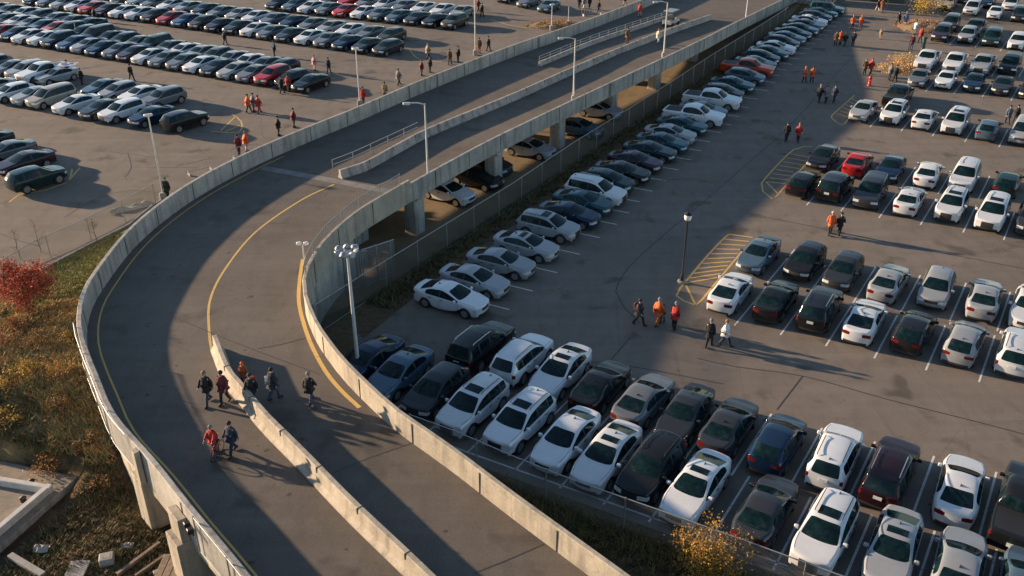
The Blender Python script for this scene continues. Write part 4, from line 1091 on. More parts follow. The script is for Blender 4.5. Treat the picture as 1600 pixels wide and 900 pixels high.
# cars in the shade below the bridge
for x, y, t, c, h, lab in [(700,300,'s','w',-35,'white sedan under the bridge between the two nearest columns'), (745,278,'s','k',-35,'black sedan under the bridge in front of the second column'), (762,258,'h','d',-32,'dark hatchback under the bridge beyond the second column'),
                           (828,232,'s','i',-30,'silver sedan under the bridge left of the third column'), (905,200,'s','l',-30,'slate blue sedan under the bridge just beyond the third column'), (937,172,'s','i',-30,'silver sedan deepest in the shade under the bridge')]:
    p = gp(x, y, 0.6); p.z = 0; place_car(CODE[t], COLS[c], p, R(h), lab, BG)
# left lot: noses towards the camera; colours read from the photograph, front edge of each row as a line of pixels
def lrow(x0, y0, x1, y1, seq, where, order='from left'):
    n = len(seq); p0, p1 = gp(x0, y0, 0.62), gp(x1, y1, 0.62); p0.z = p1.z = 0
    ad = math.atan2(p1.y - p0.y, p1.x - p0.x)
    L = []
    for i, s in enumerate(seq):
        q = p0.lerp(p1, i / (n - 1)); x, y = project(q + Vector((0, 0, 0.62))); L.append((x, y, s[0], s[1], s[2] if len(s) > 2 else 'F'))
    print('lrow', where, n, 'spacing %.2f ang %.1f' % ((p1 - p0).length / (n - 1), math.degrees(ad)))
    return row(L, where, LG, base=R(59), along_dir=ad, far=True, mark=False, order=order)
row([(-30,222,'s','d','F'),(15,233,'s','g','F'),(45,249,'S','P','F'),(48,280,'u','G','R')], 'short row by the lower left hatching', LG, base=R(52), far=True, mark=False)
row([(-45,129,'s','w','F'),(-12,134,'s','i','F'),(18,143,'h','w','F'),(54,147,'s','i','F'),(86,149,'v','e','F'),(117,161,'s','w','F'),(151,171,'s','d','F'),(191,173,'u','w','F'),(237,179,'s','n','F'),(291,186,'u','k','R')], 'nearest long left lot row', LG, base=R(55), far=True, mark=False)
row([(-20,100,'h','g','F'),(14,106,'s','g','F'),(48,110,'u','i','F'),(82,112,'p','w','F'),(112,104,'s','i','F'),(143,141,'s','l','F'),(180,143,'h','i','F'),(219,146,'s','w','F'),(258,152,'u','g','F')], 'row backing the nearest left lot row', LG, base=R(55), far=True, mark=False)
lrow(-15, 44, 487, 127, ['sn','sr','sn','sw','sw','ud','sb','si','sn','sg','sP','sw','sg','sg','sw','sd','si','sg','ur'[0:1]+'r','hk','sk'], 'front of the third left lot block')
lrow(-8, 26, 442, 104, ['si','sg','sw','si','sb','so','ud','hG','vB','sd','hd','sg','UG','sg','sw','si','hg','si','sw','sg','hd'], 'second line of the third left lot block')
lrow(-10, 12, 140, 37, ['si','sg','sw','hg','si','sg','sn'], 'rear line of the third left lot block')
lrow(60, -2, 606, 73, ['sd','sg','si','sw','so','sP','sw','sw','hB','sr','sb','hB','sP','sd','sw','sg','sd','sw','sg','sn','sd','hd'], 'fourth left lot block, front line')
lrow(150, -10, 612, 54, ['sP','sw','sg','si','sg','sw','si','sd','sg','si','sw','sg','sn','sg','si','sw','sg','hO'], 'fourth left lot block, rear line')
lrow(436, 4, 711, 33, ['sd','sl','sw','sg','sr','sw','sg','sl','sd','sk','uO'], 'fifth left lot block, front line')
lrow(520, -3, 722, 17, ['sg','sr','sg','sw','sg','sw','sw','si'], 'fifth left lot block, rear line')
row([(858,8,'s','l','F'),(826,1,'s','g','F'),(795,-6,'s','k','F')], 'far group beyond the outer ramp wall', LG, base=R(59), far=True, mark=False)

# --- white stall lines between neighbouring cars
sl = []
def stall_lines(rows, base, back=2.9, fwd=2.9, ext=True):
    d = Vector((math.cos(base), math.sin(base), 0))
    for cs in rows:
        mids = [(a + b) / 2 for a, b in zip(cs, cs[1:]) if (b - a).length < 4.5]
        mids.append(cs[-1] + (cs[-1] - cs[-2]) / 2 if len(cs) > 1 else cs[-1])
        for m_ in mids: sl.append([m_ - d * back, m_, m_ + d * fwd])
stall_lines([A1], STALL, 2.45, 2.6); stall_lines([A3, A5, A7, A8, A10], STALL, 2.9, 2.6)
stall_lines([A2, A4, A6, A9], STALL, 2.6, 2.9)
stall_lines([AF], R(-27), 2.6, 3.1)
for a, b in zip(A1[5:], A1[6:]): pass
q0 = A1[3] - sd * 2.45 - rd * 1.3; q1 = A1[-1] - sd * 2.45; sl.append([q0, q0.lerp(q1, .5), q1])
paint('white_stall_lines', sl, 0.10, 0.0045, M['white_line'])
# ================================================================ fences, barriers, lamps, trees, people, odds and ends
def uv_strip(mb_pts, z0, z1, name, mat, parent=None, base=None):
    """upright see-through panel following plan points; uv in metres"""
    s = arclen(mb_pts); n = len(mb_pts)
    vs = [(p.x, p.y, z0) for p in mb_pts] + [(p.x, p.y, z1) for p in mb_pts]
    fs = [(i, i + 1, n + i + 1, n + i) for i in range(n - 1)]
    me = bpy.data.meshes.new(name); me.from_pydata(vs, [], fs); me.materials.append(mat); uv = me.uv_layers.new()
    for f in me.polygons:
        for li in f.loop_indices:
            v = me.loops[li].vertex_index; uv.data[li].uv = (s[v % n], vs[v][2] - z0)
    me.update(); return link(name, me, parent)
def fence(name, pts, z0, h, label, cat, step=3.0, mat='chain', rail=True, r=0.035, group=None, postmat='galv', bottom=True):
    root = empty(name, (pts[0].x, pts[0].y, z0)); tag(root, label, cat, group)
    o0 = Vector((pts[0].x, pts[0].y, 0)); P = [Vector((p.x, p.y, 0)) - o0 for p in pts]
    uv_strip(P, 0.03, h - 0.04, 'chain_link_mesh', M[mat], root)
    L_ = arclen(P)[-1]; d = 0.0; cnt = 0
    while d <= L_ + 0.01 and cnt < 100:
        p, _ = along(P, min(d, L_)); MB().tube([p + Vector((0, 0, -0.1)), p + Vector((0, 0, h + 0.05))], r, 7).build('post', M[postmat], root); d += step; cnt += 1
    if rail:
        MB().tube([p + Vector((0, 0, h)) for p in P], r * 0.8, 6).build('top_rail', M[postmat], root)
        if bottom: MB().tube([p + Vector((0, 0, 0.05)) for p in P], r * 0.45, 5).build('bottom_wire', M[postmat], root)
    return root
def densify(pts, step=1.5):
    out = []
    for a, b in zip(pts, pts[1:]):
        n = max(1, int((b - a).length / step)); out += [a.lerp(b, i / n) for i in range(n)]
    return out + [pts[-1]]
fence('chain_link_fence', densify([FENCE_LINE[1] - fd * 4.5] + FENCE_LINE[1:]), 0, 1.9, 'long dark chain-link fence running beside the concrete bridge', 'fence', 3.2, 'chain_dark')
fence('chain_link_fence', densify(FRONT[:8]), 0, 1.8, 'chain-link fence in front of the nearest row of cars', 'fence', 3.65, 'chain')
lf = [gp(*p) for p in [(-40, 475), (63, 411), (122, 385), (177, 357), (248, 318)]]
fence('wire_fence', densify([Vector((p.x, p.y, 0)) for p in lf]), 0, 1.6, 'thin wire fence along the lawn edge of the left lot', 'fence', 3.2, 'chain', True, 0.03)
# gate panels beside the fence
for k, (a, b) in enumerate((((541, 452), (578, 448)), ((570, 447), (619, 430)))):
    p, q = gp(*a), gp(*b); fence('gate_panel', densify([Vector((p.x, p.y, 0)), Vector((q.x, q.y, 0))]), 0, 2.5, ['tall chain-link gate panel directly behind the floodlight pole', 'tall chain-link gate panel right of the floodlight pole'][k], 'gate', 1.0, 'chain', True, 0.05, 'gate panels by the bridge end')
# guard fences on the ramp walls
g1 = [p for p in INN[Jr + 1:] if p.y > 42.5]
fence('guard_fence', [p + Vector((0, 0, 0)) for p in offset(g1, 0.13)], DECK + 1.06, 0.75, 'low mesh guard fence on top of the inner curve wall', 'fence', 2.2, 'chain', True, 0.025)
fence('guard_fence', offset(OUT[iA - 9:iA + 1], -0.36), DECK - 0.3, 1.65, 'mesh guard fence hung on the outer ramp wall above the first pier', 'fence', 2.6, 'chain', True, 0.03)
fence('guard_fence', offset(OUT[iD + 1:], -0.36), DECK - 0.3, 1.65, 'mesh guard fence on the outer ramp wall at the bottom picture edge', 'fence', 2.6, 'chain', True, 0.03)

# concrete median barriers
def jersey(name, pts, label, h=0.82, w=0.6, topw=0.2, mat='concrete'):
    root = empty(name, (pts[0].x, pts[0].y, DECK)); tag(root, label, 'barrier'); o0 = pts[0].copy(); o0.z = 0
    P = [p - o0 for p in pts]; n = len(P); mb = MB(); vs = []; fs = []
    prof = [(0, 0), (0, 0.09), (0.16 * w / .6, 0.28), ((w - topw) / 2, h - 0.03), ((w - topw) / 2 + 0.03, h), ((w + topw) / 2 - 0.03, h), ((w + topw) / 2, h - 0.03), (w - 0.16 * w / .6, 0.28), (w, 0.09), (w, 0)]
    for off, z in prof: vs += [(p.x, p.y, z + p.z) for p in offset(P, off)]
    for i in range(n - 1):
        for k in range(len(prof) - 1): fs.append((k*n+i, k*n+i+1, (k+1)*n+i+1, (k+1)*n+i))
    fs += [tuple(k*n for k in range(len(prof)))[::-1], tuple(k*n+n-1 for k in range(len(prof)))]
    mb.add(vs, fs)
    s = arclen(P); d = 3.0
    while d < s[-1]:
        p, tv = along(P, d); nn = Vector((-tv.y, tv.x, 0)); mb.box(p + nn * (w / 2) + Vector((0, 0, h - 0.12)), (0.03, topw + 0.06, 0.26), math.atan2(tv.y, tv.x), 1); d += 3.0
    mb.build('barrier_body', [M[mat], M['joint']], root); return root
lm = px_line([(329,549),(349,600),(374,632),(400,665),(415,682),(467,735),(540,812),(630,900),(720,990)], DECK)
jersey('median_barrier', lm, 'sunlit concrete median barrier curving down the lower ramp', 0.85, 0.62, 0.24, 'warm_concrete')
um = [Vector((*dgp(x, y, 0.62)[:2], dgp(x, y, 0.62).z - DECK - 0.62)) for x, y in [(527,264),(562,253),(620,222),(670,197),(800,144),(912,95),(1020,52),(1107,22)]]
um = catmull(um, 1.0)
jersey('median_barrier', um[::-1], 'long concrete median barrier down the middle of the bridge', 0.62, 0.5, 0.22)
u2 = catmull([Vector((*dgp(x, y)[:2], dgp(x, y).z - DECK)) for x, y in [(840,103),(921,70),(985,48),(1048,27)]], 1.0)
jersey('median_barrier', u2[::-1], 'shorter concrete median barrier with railing on the far bridge', 0.45, 0.36, 0.2)
def railing(pts, z, h, label):
    root = empty('pipe_railing', (pts[0].x, pts[0].y, z)); tag(root, label, 'railing'); o0 = Vector((pts[0].x, pts[0].y, 0)); P = [p - o0 for p in pts]
    for f in (1.0, 0.5): MB().tube([p + Vector((0, 0, h * f)) for p in P], 0.025, 6).build('rail', M['galv'], root)
    L_ = arclen(P)[-1]; d = 0
    while d <= L_: p, _ = along(P, d); MB().tube([p, p + Vector((0, 0, h))], 0.025, 6).build('post', M['galv'], root); d += 2.0
railing(offset(u2, -0.18), DECK + 0.45, 0.5, 'pale pipe railing on the shorter bridge median')
ur = catmull([Vector((*gp(x, y, DECK)[:2], 0)) for x, y in [(522,266),(555,253),(600,232),(655,206)]], 1.0)
railing(offset(ur, 0.12), DECK, 0.75, 'pale pipe railing beside the near end of the bridge median')

# lamps
def bridge_lamp(px, py, top_px, label, arm=-1.3):
    b = dgp(px, py, 0.4); r_ = empty('street_lamp', b); tag(r_, label, 'street lamp', 'tall lamps along the bridge parapet')
    k = min((abs(project(b + Vector((0, 0, h_ / 10)))[1] - top_px), h_ / 10) for h_ in range(20, 110))[1]
    MB().tube([(0, 0, -0.3), (0, 0, k * 0.5), (0, 0, k)], [0.075, 0.06, 0.045], 8).build('pole', M['pale_metal'], r_)
    MB().tube([(0, 0, k - 0.05), (arm * 0.35, 0, k + 0.06), (arm * 0.8, 0.0, k + 0.05)], 0.045, 6).build('arm', M['pale_metal'], r_)
    hd = MB(); hd.bbox((arm * 0.92, 0, k + 0.03), (0.5, 0.22, 0.12), 0, 0.05); hd = hd.build('lamp_head', M['pale_metal'], r_); MB().box((arm * 0.92, 0, k - 0.05), (0.4, 0.2, 0.03)).build('lens', M['lens'], hd)
    MB().bbox((0, 0, -0.1), (0.34, 0.34, 0.5), 0, 0.04).build('base', M['concrete'], r_)
bridge_lamp(669, 278, 162, 'pale lamp with short arm at the near end of the bridge')
bridge_lamp(896, 152, 61, 'pale lamp with short arm above the third bridge column')
bridge_lamp(1037, 84, 4, 'pale lamp in front of the far end of the medians')
bridge_lamp(1165, 30, -45, 'farthest pale lamp on the bridge, its head out of frame')
def lot_pole(px, py, top_px, label, z0=0.0, arms=2, rr=0.08):
    b = gp(px, py, z0); r_ = empty('lot_lamp', b); tag(r_, label, 'lamp post', 'lamp posts on the left lot')
    k = min((abs(project(b + Vector((0, 0, h_ / 10)))[1] - top_px), h_ / 10) for h_ in range(15, 160))[1]
    MB().tube([(0, 0, 0), (0, 0, k)], [rr, rr * 0.65], 8).build('pole', M['pale_metal'], r_)
    MB().bbox((0, 0, 0.3), (0.5, 0.5, 0.6), 0, 0.06).build('base', M['concrete'], r_)
    if arms: hd = MB().bbox((0, 0, k + 0.06), (0.6, 0.26, 0.13), 0.5, 0.04).build('lamp_head', M['pale_metal'], r_); MB().box((0, 0, k - 0.03), (0.4, 0.2, 0.03), 0.5).build('lens', M['lens'], hd)
lot_pole(257, 312, 180, 'pale lamp post standing just behind the outer curve wall')
lot_pole(563, 166, 76, 'pale lamp post behind the wall left of the bridge lamps')
lot_pole(743, 86, -8, 'pale lamp post behind the wall at the fifth car block')
lot_pole(862, 47, 7, 'short pale post with a box near the far wall', arms=1, rr=0.07)
lot_pole(888, 40, 10, 'short thin pale post right of the boxed post', arms=0, rr=0.05)
lot_pole(121, 60, 36, 'short pale post among the cars of the third left block', arms=0, rr=0.06)
def sign_post(px, py, h, label):
    r_ = empty('sign_post', gp(px, py)); tag(r_, label, 'sign'); MB().tube([(0, 0, 0), (0, 0, h)], 0.03, 6).build('post', M['galv'], r_); MB().bbox((0, -0.05, h - 0.2), (0.35, 0.02, 0.4), 0.2, 0.004).build('sign_plate', M['pale_metal'], r_)
sign_post(410, 214, 2.0, 'slim sign post standing by the person in orange')
sign_post(428, 93, 1.8, 'slim dark post behind the third left lot block')
# big floodlight mast
b = gp(561, 588); mast = empty('floodlight_mast', b); tag(mast, 'tall pale mast with a ring of floodlights beside the ramp wall', 'floodlight mast')
kk = min((abs(project(b + Vector((0, 0, h_ / 10)))[1] - 392), h_ / 10) for h_ in range(40, 130))[1]
MB().tube([(0, 0, 0.4), (0, 0, kk)], [0.115, 0.065], 10).build('pole', M['pale_metal'], mast); MB().bbox((0, 0, 0.45), (0.75, 0.75, 0.9), 0.3, 0.1).build('base', M['concrete'], mast)
MB().lathe([(0.42, -0.04), (0.45, 0), (0.42, 0.04), (0.05, 0.04)], 16, Matrix.Translation((0, 0, kk - 0.1))).build('ring', M['pale_metal'], mast)
for k in range(7):
    a = 2 * math.pi * k / 7; Mx = Matrix.Translation((math.cos(a) * 0.5, math.sin(a) * 0.5, kk)) @ Matrix.Rotation(a, 4, 'Z') @ Matrix.Rotation(R(105 + 22 * (k % 3)), 4, 'Y') @ Matrix.Scale(0.68 + 0.14 * (k % 2), 4)
    hd = MB().lathe([(0.05, -0.28), (0.17, -0.22), (0.25, 0.0), (0.27, 0.06), (0.0, 0.04)], 12, Mx).build('floodlight', M['galv'], mast)
    MB().lathe([(0.23, 0.066), (0.0, 0.085)], 12, Mx).build('lens', M['lens'], hd)
# black lantern post
b = gp(1065, 441); lp = empty('lantern_post', b); tag(lp, 'slim black lantern post beside the yellow hatching', 'lamp post')
kk = min((abs(project(b + Vector((0, 0, h_ / 10)))[1] - 345), h_ / 10) for h_ in range(20, 90))[1]
MB().tube([(0, 0, 0), (0, 0, 0.5), (0, 0, 0.6), (0, 0, kk)], [0.12, 0.11, 0.065, 0.05], 10).build('pole', M['black_metal'], lp); MB().lathe([(0.30, 0), (0.30, 0.10), (0.18, 0.14)], 12).build('base', M['concrete'], lp)
MB().lathe([(0.06, 0), (0.2, 0.08), (0.24, 0.28), (0.20, 0.42)], 12, Matrix.Translation((0, 0, kk))).build('globe', M['lamp_glass'], lp); MB().lathe([(0.27, 0.42), (0.2, 0.5), (0.05, 0.58), (0.0, 0.62)], 12, Matrix.Translation((0, 0, kk))).build('lantern_cap', M['black_metal'], lp)
# round lamp hanging by the inner wall
b = gp(506, 462); dl = empty('dome_lamp', b); tag(dl, 'short post with a wide white dome lamp below the inner curve wall', 'lamp')
MB().tube([(0, 0, 0), (0, 0, 1.1)], 0.06, 8).build('post', M['galv'], dl); MB().lathe([(0.10, 1.1), (0.45, 1.25), (0.48, 1.4), (0.36, 1.6), (0.15, 1.72), (0, 1.75)], 14).build('dome', M['galv'], dl)
# post head on the inner wall
b = gp(472, 412, DECK); wl = empty('wall_lamp', b); tag(wl, 'small white twin lamp at the inner curve of the ramp', 'lamp'); MB().tube([(0.15, 0, 0), (0.15, 0, 1.25)], 0.04, 6).build('post', M['pale_metal'], wl)
for s in (1, -1): MB().bbox((0.15 + s * 0.2, 0, 1.3), (0.28, 0.2, 0.16), 0.4, 0.05).build('lamp_head', M['lamp_glass'], wl)

# trees and shrubs
def leaf_mat(name):
    m, nt, b_ = newmat(name); at = nd(nt, 'ShaderNodeVertexColor', layer_name='tint'); nt.links.new(at.outputs[0], b_.inputs['Base Color'])
    b_.inputs['Roughness'].default_value = 0.6; b_.inputs['Specular IOR Level'].default_value = 0.2
    t = nd(nt, 'ShaderNodeBsdfTranslucent'); nt.links.new(at.outputs[0], t.inputs[0]); ms = nd(nt, 'ShaderNodeMixShader'); ms.inputs[0].default_value = 0.3
    nt.links.new(b_.outputs[0], ms.inputs[1]); nt.links.new(t.outputs[0], ms.inputs[2]); nt.links.new(ms.outputs[0], nt.nodes['Material Output'].inputs[0]); return m
M['leaf'] = leaf_mat('autumn_leaves')
def leaves(pts, size, cols, seed, name, parent):
    r = random.Random(seed); vs = []; fs = []; cs = []
    for p in pts:
        a = Vector((r.gauss(0, 1), r.gauss(0, 1), r.gauss(0, 1))).normalized(); b_ = a.orthogonal().normalized(); b_ = (Matrix.Rotation(r.uniform(0, 6.28), 3, a) @ b_); c = a.cross(b_); s = size * r.uniform(.6, 1.3); n = len(vs)
        vs += [p + b_ * s, p + c * s * .6, p - b_ * s, p - c * s * .6]; fs.append((n, n+1, n+2, n+3)); k = r.choice(cols); f = r.uniform(.7, 1.25); cs += [(k[0]*f, k[1]*f, k[2]*f, 1)] * 4
    me = bpy.data.meshes.new(name); me.from_pydata([tuple(v) for v in vs], [], fs); me.materials.append(M['leaf'])
    ca = me.color_attributes.new('tint', 'FLOAT_COLOR', 'CORNER'); ca.data.foreach_set('color', [q for c in cs for q in c]); me.update(); return link(name, me, parent)
def tree(name, base, h, rad, n_leaf, size, cols, label, cat, seed, trunk_h=0.3, sparse=1.0, trunk_r=0.07, stems=1, group=None, limbs=26):
    r = random.Random(seed); root = empty(name, base); tag(root, label, cat, group); tips = []; tr = MB(); lb = MB()
    for s in range(stems):
        a0 = 6.28 * s / stems; tilt = 0.0 if stems == 1 else 0.35; top = Vector((math.cos(a0) * tilt * rad, math.sin(a0) * tilt * rad, h * 0.8))
        path = [Vector((0, 0, -0.15)).lerp(top, k / 5) + Vector((r.gauss(0, .03), r.gauss(0, .03), 0)) * (k > 0) * rad for k in range(6)]
        tr.tube(path, [trunk_r * (1 - 0.14 * k) / (1 if stems == 1 else 1.6) for k in range(6)], 7)
        for k in range(limbs // stems):
            t = r.uniform(trunk_h, 0.98); p = path[min(4, int(t * 5))].lerp(path[min(5, int(t * 5) + 1)], (t * 5) % 1); a = r.uniform(0, 6.28)
            u = (t - trunk_h) / (1 - trunk_h); ln = rad * (0.55 + 0.65 * math.sin(math.pi * min(1, 0.25 + 0.8 * u))) * r.uniform(.6, 1.1)
            e = p + Vector((math.cos(a) * ln, math.sin(a) * ln, ln * r.uniform(.25, .8) * (1 if t < .8 else 1.4))); m_ = p.lerp(e, .5) + Vector((0, 0, -0.05 * ln))
            lb.tube([p, m_, e], [trunk_r * .4, trunk_r * .25, trunk_r * .08], 5, 0, False); tips += [(m_, .22 * rad), (p.lerp(e, .75), .26 * rad), (e, .24 * rad)]
            for q in range(3):
                f = m_.lerp(e, r.random()); f2 = f + Vector((r.gauss(0, .25), r.gauss(0, .25), r.uniform(0, .35))) * rad; lb.tube([f, f2], [trunk_r * .14, trunk_r * .05], 4, 0, False); tips.append((f2, .17 * rad))
    tr.build('trunk', M['bark'], root); lb.build('limbs', M['bark'], root)
    pts = []
    for i in range(n_leaf):
        c, s = r.choice(tips); v = Vector((r.gauss(0, 1), r.gauss(0, 1), r.gauss(0, .8))) * s * sparse; pts.append(c + v)
    leaves(pts, size, cols, seed + 1, 'crown', root); return root
p = gp(52, 512, 1.6); p.z = bank_z(p.x, p.y)
tree('maple_tree', p, 2.9, 1.3, 8000, 0.055, [(0.30, 0.05, 0.035), (0.36, 0.075, 0.04), (0.22, 0.035, 0.03), (0.38, 0.12, 0.055)], 'small red maple on the grassy bank beside the left lot', 'tree', 11, 0.36, 0.85)
p = gp(1093, 912); tree('young_tree', p, 2.9, 1.15, 3600, 0.05, [(0.42, 0.25, 0.04), (0.46, 0.29, 0.05), (0.33, 0.18, 0.04), (0.26, 0.14, 0.05)], 'sparse yellow-leaved young tree behind the front fence', 'tree', 21, 0.12, 0.8, 0.04, 4, None, 36)
for x, y, h_, lab in ((30, 398, 2.6, 'leafless grey sapling directly behind the red maple'), (150, 372, 2.2, 'leafless thin sapling by the lawn edge right of the maple'), (62, 388, 3.0, 'tallest leafless sapling at the lawn edge beside the maple')):
    p = gp(x, y, 0.3); p.z = max(0.0, bank_z(p.x, p.y)); tree('bare_sapling', p, h_, 0.5, 25, 0.03, [(0.2, 0.12, 0.06)], lab, 'tree', 90 + x, 0.2, 0.8, 0.03, 1, 'bare saplings on the lawn edge', 14)
sh = [(22,622,.8,'y'),(62,702,.9,'o'),(105,612,.7,'o'),(18,565,.7,'r'),(92,655,.65,'b'),(55,610,.6,'y'),(130,688,.5,'b'),(8,668,.8,'y'),(70,560,.6,'b'),(118,555,.5,'y'),(150,735,.45,'b'),(35,535,.55,'r')]
SC = {'y': [(0.40, 0.26, 0.05), (0.32, 0.19, 0.05), (0.22, 0.17, 0.05)], 'o': [(0.42, 0.20, 0.05), (0.34, 0.13, 0.04), (0.25, 0.16, 0.05)], 'r': [(0.26, 0.08, 0.04), (0.22, 0.11, 0.05), (0.18, 0.10, 0.045)], 'b': [(0.19, 0.11, 0.05), (0.14, 0.09, 0.04), (0.24, 0.15, 0.06)]}
SN = {'y': 'yellowing', 'o': 'orange-leaved', 'r': 'rust red', 'b': 'dry brown'}
SW = ['at the left picture edge below the maple', 'just above the flat roof', 'halfway down the bank towards the ramp', 'at the left edge under the maple shade', 'in the middle of the bank above the roof corner', 'in the middle of the upper bank', 'nearest the ramp wall above the dirt', 'at the picture edge above the flat roof', 'right below the maple trunk', 'close to the ramp wall below the maple', 'on the dirt beside the roof corner', 'directly under the red maple']
for k, (x, y, s, c) in enumerate(sh):
    p = gp(x, y, 1.5); p.z = bank_z(p.x, p.y); tree('shrub', p, s, s * .85, 420, 0.05, SC[c], f'small {SN[c]} shrub {SW[k]}', 'shrub', 40 + k, 0.05, 1.0, 0.02, 3, 'shrubs on the grassy bank', 12)
for x, y, s, lab, c in ((517,392,1.3,'red-leaved shrub under the inner curve beside the mast top','R'),(500,438,1.0,'red-leaved shrub behind the white dome lamp','R'),(540,378,1.1,'reddish shrub at the foot of the bridge pier','R'),(493,470,0.8,'round orange shrub against the inner curve wall','O')):
    cols = [(0.36, 0.10, 0.05), (0.28, 0.07, 0.04), (0.40, 0.15, 0.06)] if c == 'R' else [(0.62, 0.25, 0.04), (0.5, 0.18, 0.04)]
    p = gp(x, y); tree('shrub', p, s, s * .8, 700, 0.06, cols, lab, 'shrub', int(x), 0.05, 1.0, 0.02, 3, 'autumn shrubs beneath the inner curve', 14)
p = gp(1412, 102); tree('shrub', p, 1.0, 1.1, 700, 0.07, [(0.6, 0.38, 0.12), (0.5, 0.28, 0.08), (0.62, 0.46, 0.2)], 'pale straw-coloured shrub at the pole beside the pickup row', 'shrub', 70, 0.05, 1.1, 0.02, 3, None, 14)
p = gp(1448, 24); tree('shrub', p, 1.6, 1.9, 900, 0.1, [(0.5, 0.33, 0.06), (0.42, 0.26, 0.05)], 'wide yellow shrub by the rubble heap at the top right', 'shrub', 71, 0.05, 1.1, 0.03, 4, None, 16)
def heap(name, px, py, rx, ry, h, cols, label, cat, seed, n=700, size=.1):
    r = random.Random(seed); root = empty(name, gp(px, py)); tag(root, label, cat); nx_ = 16; vs = []; fs = []
    for j in range(nx_ + 1):
        for i in range(nx_ + 1):
            u, v = i / nx_ * 2 - 1, j / nx_ * 2 - 1; q = max(0, 1 - u*u - v*v); vs.append((u * rx, v * ry, h * q ** .7 * (0.75 + .5 * mnoise.noise((u * 3 + seed, v * 3, 0))) - 0.03))
    for j in range(nx_):
        for i in range(nx_): k = j * (nx_ + 1) + i; fs.append((k, k + 1, k + nx_ + 2, k + nx_ + 1))
    MB().add(vs, fs, 0, True).build('mound', M['dirt'], root)
    pts = []
    for i in range(n):
        a, q = r.uniform(0, 6.28), math.sqrt(r.random()) * 1.15; u, v = math.cos(a) * q, math.sin(a) * q; pts.append(Vector((u * rx, v * ry, h * max(0, 1 - q * q) ** .7 + 0.05)))
    leaves(pts, size, cols, seed, 'leaf_layer', root)
heap('leaf_pile', 1411, 108, 2.8, 2.4, 0.5, [(0.62, 0.36, 0.12), (0.55, 0.27, 0.08), (0.6, 0.45, 0.22)], 'heap of pale orange leaves spilling before the grey sedan', 'leaf pile', 81)
heap('leaf_pile', 1446, 44, 3.4, 3.2, 0.9, [(0.45, 0.25, 0.16), (0.5, 0.3, 0.22), (0.4, 0.2, 0.1)], 'rust-pink leaf heap beside the plum SUV at top right', 'leaf pile', 82)
heap('leaf_pile', 868, 40, 3.5, 2.0, 0.6, [(0.34, 0.2, 0.07), (0.3, 0.16, 0.06)], 'brown leaf mound behind the far outer parapet', 'leaf pile', 83)

# low flat-roofed building in the lower left corner
zr = 0.46
c4 = [gp(*p, zr) for p in [(-150, 693), (0, 720), (121, 745), (0, 852), (-160, 990)]]
o0 = c4[2]; bld = empty('flat_roof_building', (o0.x, o0.y, 0)); tag(bld, 'low building with pale raised roof kerb in the lower left corner', 'building')
poly = [Vector((p.x - o0.x, p.y - o0.y, 0)) for p in c4]; mb = MB(); fill_poly(mb, poly, zr); M['roof_screed'] = concrete('roof_screed', (0.24, 0.20, 0.155), 0.8); o = link('roof', up(mb.mesh('roof', M['roof_screed'])), bld)
n = len(poly); mb = MB(); mb.add([(p.x, p.y, -.4) for p in poly] + [(p.x, p.y, zr - 0.004) for p in poly], [(i, (i+1) % n, n + (i+1) % n, n + i) for i in range(n)]); mb.build('wall', M['concrete'], bld)
k3 = [gp(*p, zr) for p in [(-150, 722), (0, 752), (84, 766), (0, 838), (-150, 960)]]; k3 = [Vector((p.x - o0.x, p.y - o0.y, 0)) for p in k3]
M['white_kerb'] = simple('white_kerb', (0.45, 0.44, 0.42), 0.75, 0, 0.2, 3)
a, b_, c_ = k3[0], k3[2], k3[4]
for q, w_ in ((wall([a, k3[1], b_], zr, zr + 0.32, 0.28, -1), 0), (wall([b_ + (b_ - a).normalized() * 0.0 , k3[3], c_], zr + 0.003, zr + 0.323, 0.28, -1), 0)): MB().add(*q).build('roof_kerb', M['white_kerb'], bld)
for x, y in ((37, 783), (50, 756)):
    q = gp(x, y, zr); MB().lathe([(0.13, 0), (0.11, 0.15), (0.16, 0.18), (0.0, 0.28)], 8, Matrix.Translation((q.x - o0.x, q.y - o0.y, zr))).build('roof_vent', M['trim'], bld)
# boards, beams and scraps on the dirt
def plank(name, a, b, w, h, mat, label, cat, group=None, z=0.42):
    p, q = gp(*a, z), gp(*b, z); d_ = q - p; m_ = (p + q) / 2; r_ = empty(name, (m_.x, m_.y, z - 0.2), math.atan2(d_.y, d_.x)); tag(r_, label, cat, group)
    MB().bbox((0, 0, 0.2), (d_.length, w, h), 0, 0.015).build('board', M[mat], r_)
    for s in (-.32, .32): MB().box((d_.length * s, 0, 0.2 - h / 2 - 0.1), (0.12, w * 0.9, 0.2)).build('batten', M['wood'], r_)
plank('timber_beam', (16,868), (68,899), 0.25, 0.2, 'pale_wood', 'grey beam lying on the dirt left of the pale panel', 'beam')
plank('timber_beam', (183,898), (250,848), 0.16, 0.16, 'wood', 'long weathered beam pointing at the pier, upper of two', 'beam', 'beams by the pier')
plank('timber_beam', (212,900), (258,868), 0.12, 0.14, 'wood', 'thin weathered beam below the long beam at the pier', 'beam', 'beams by the pier')
plank('timber_beam', (240,897), (302,872), 0.2, 0.2, 'pale_wood', 'pale beam forming the edge of the timber platform', 'beam', 'beams by the pier')
plank('wall_panel', (113,905), (127,876), 0.75, 0.06, 'pale_wood', 'pale grey panel lying flat at the bottom picture edge', 'panel')
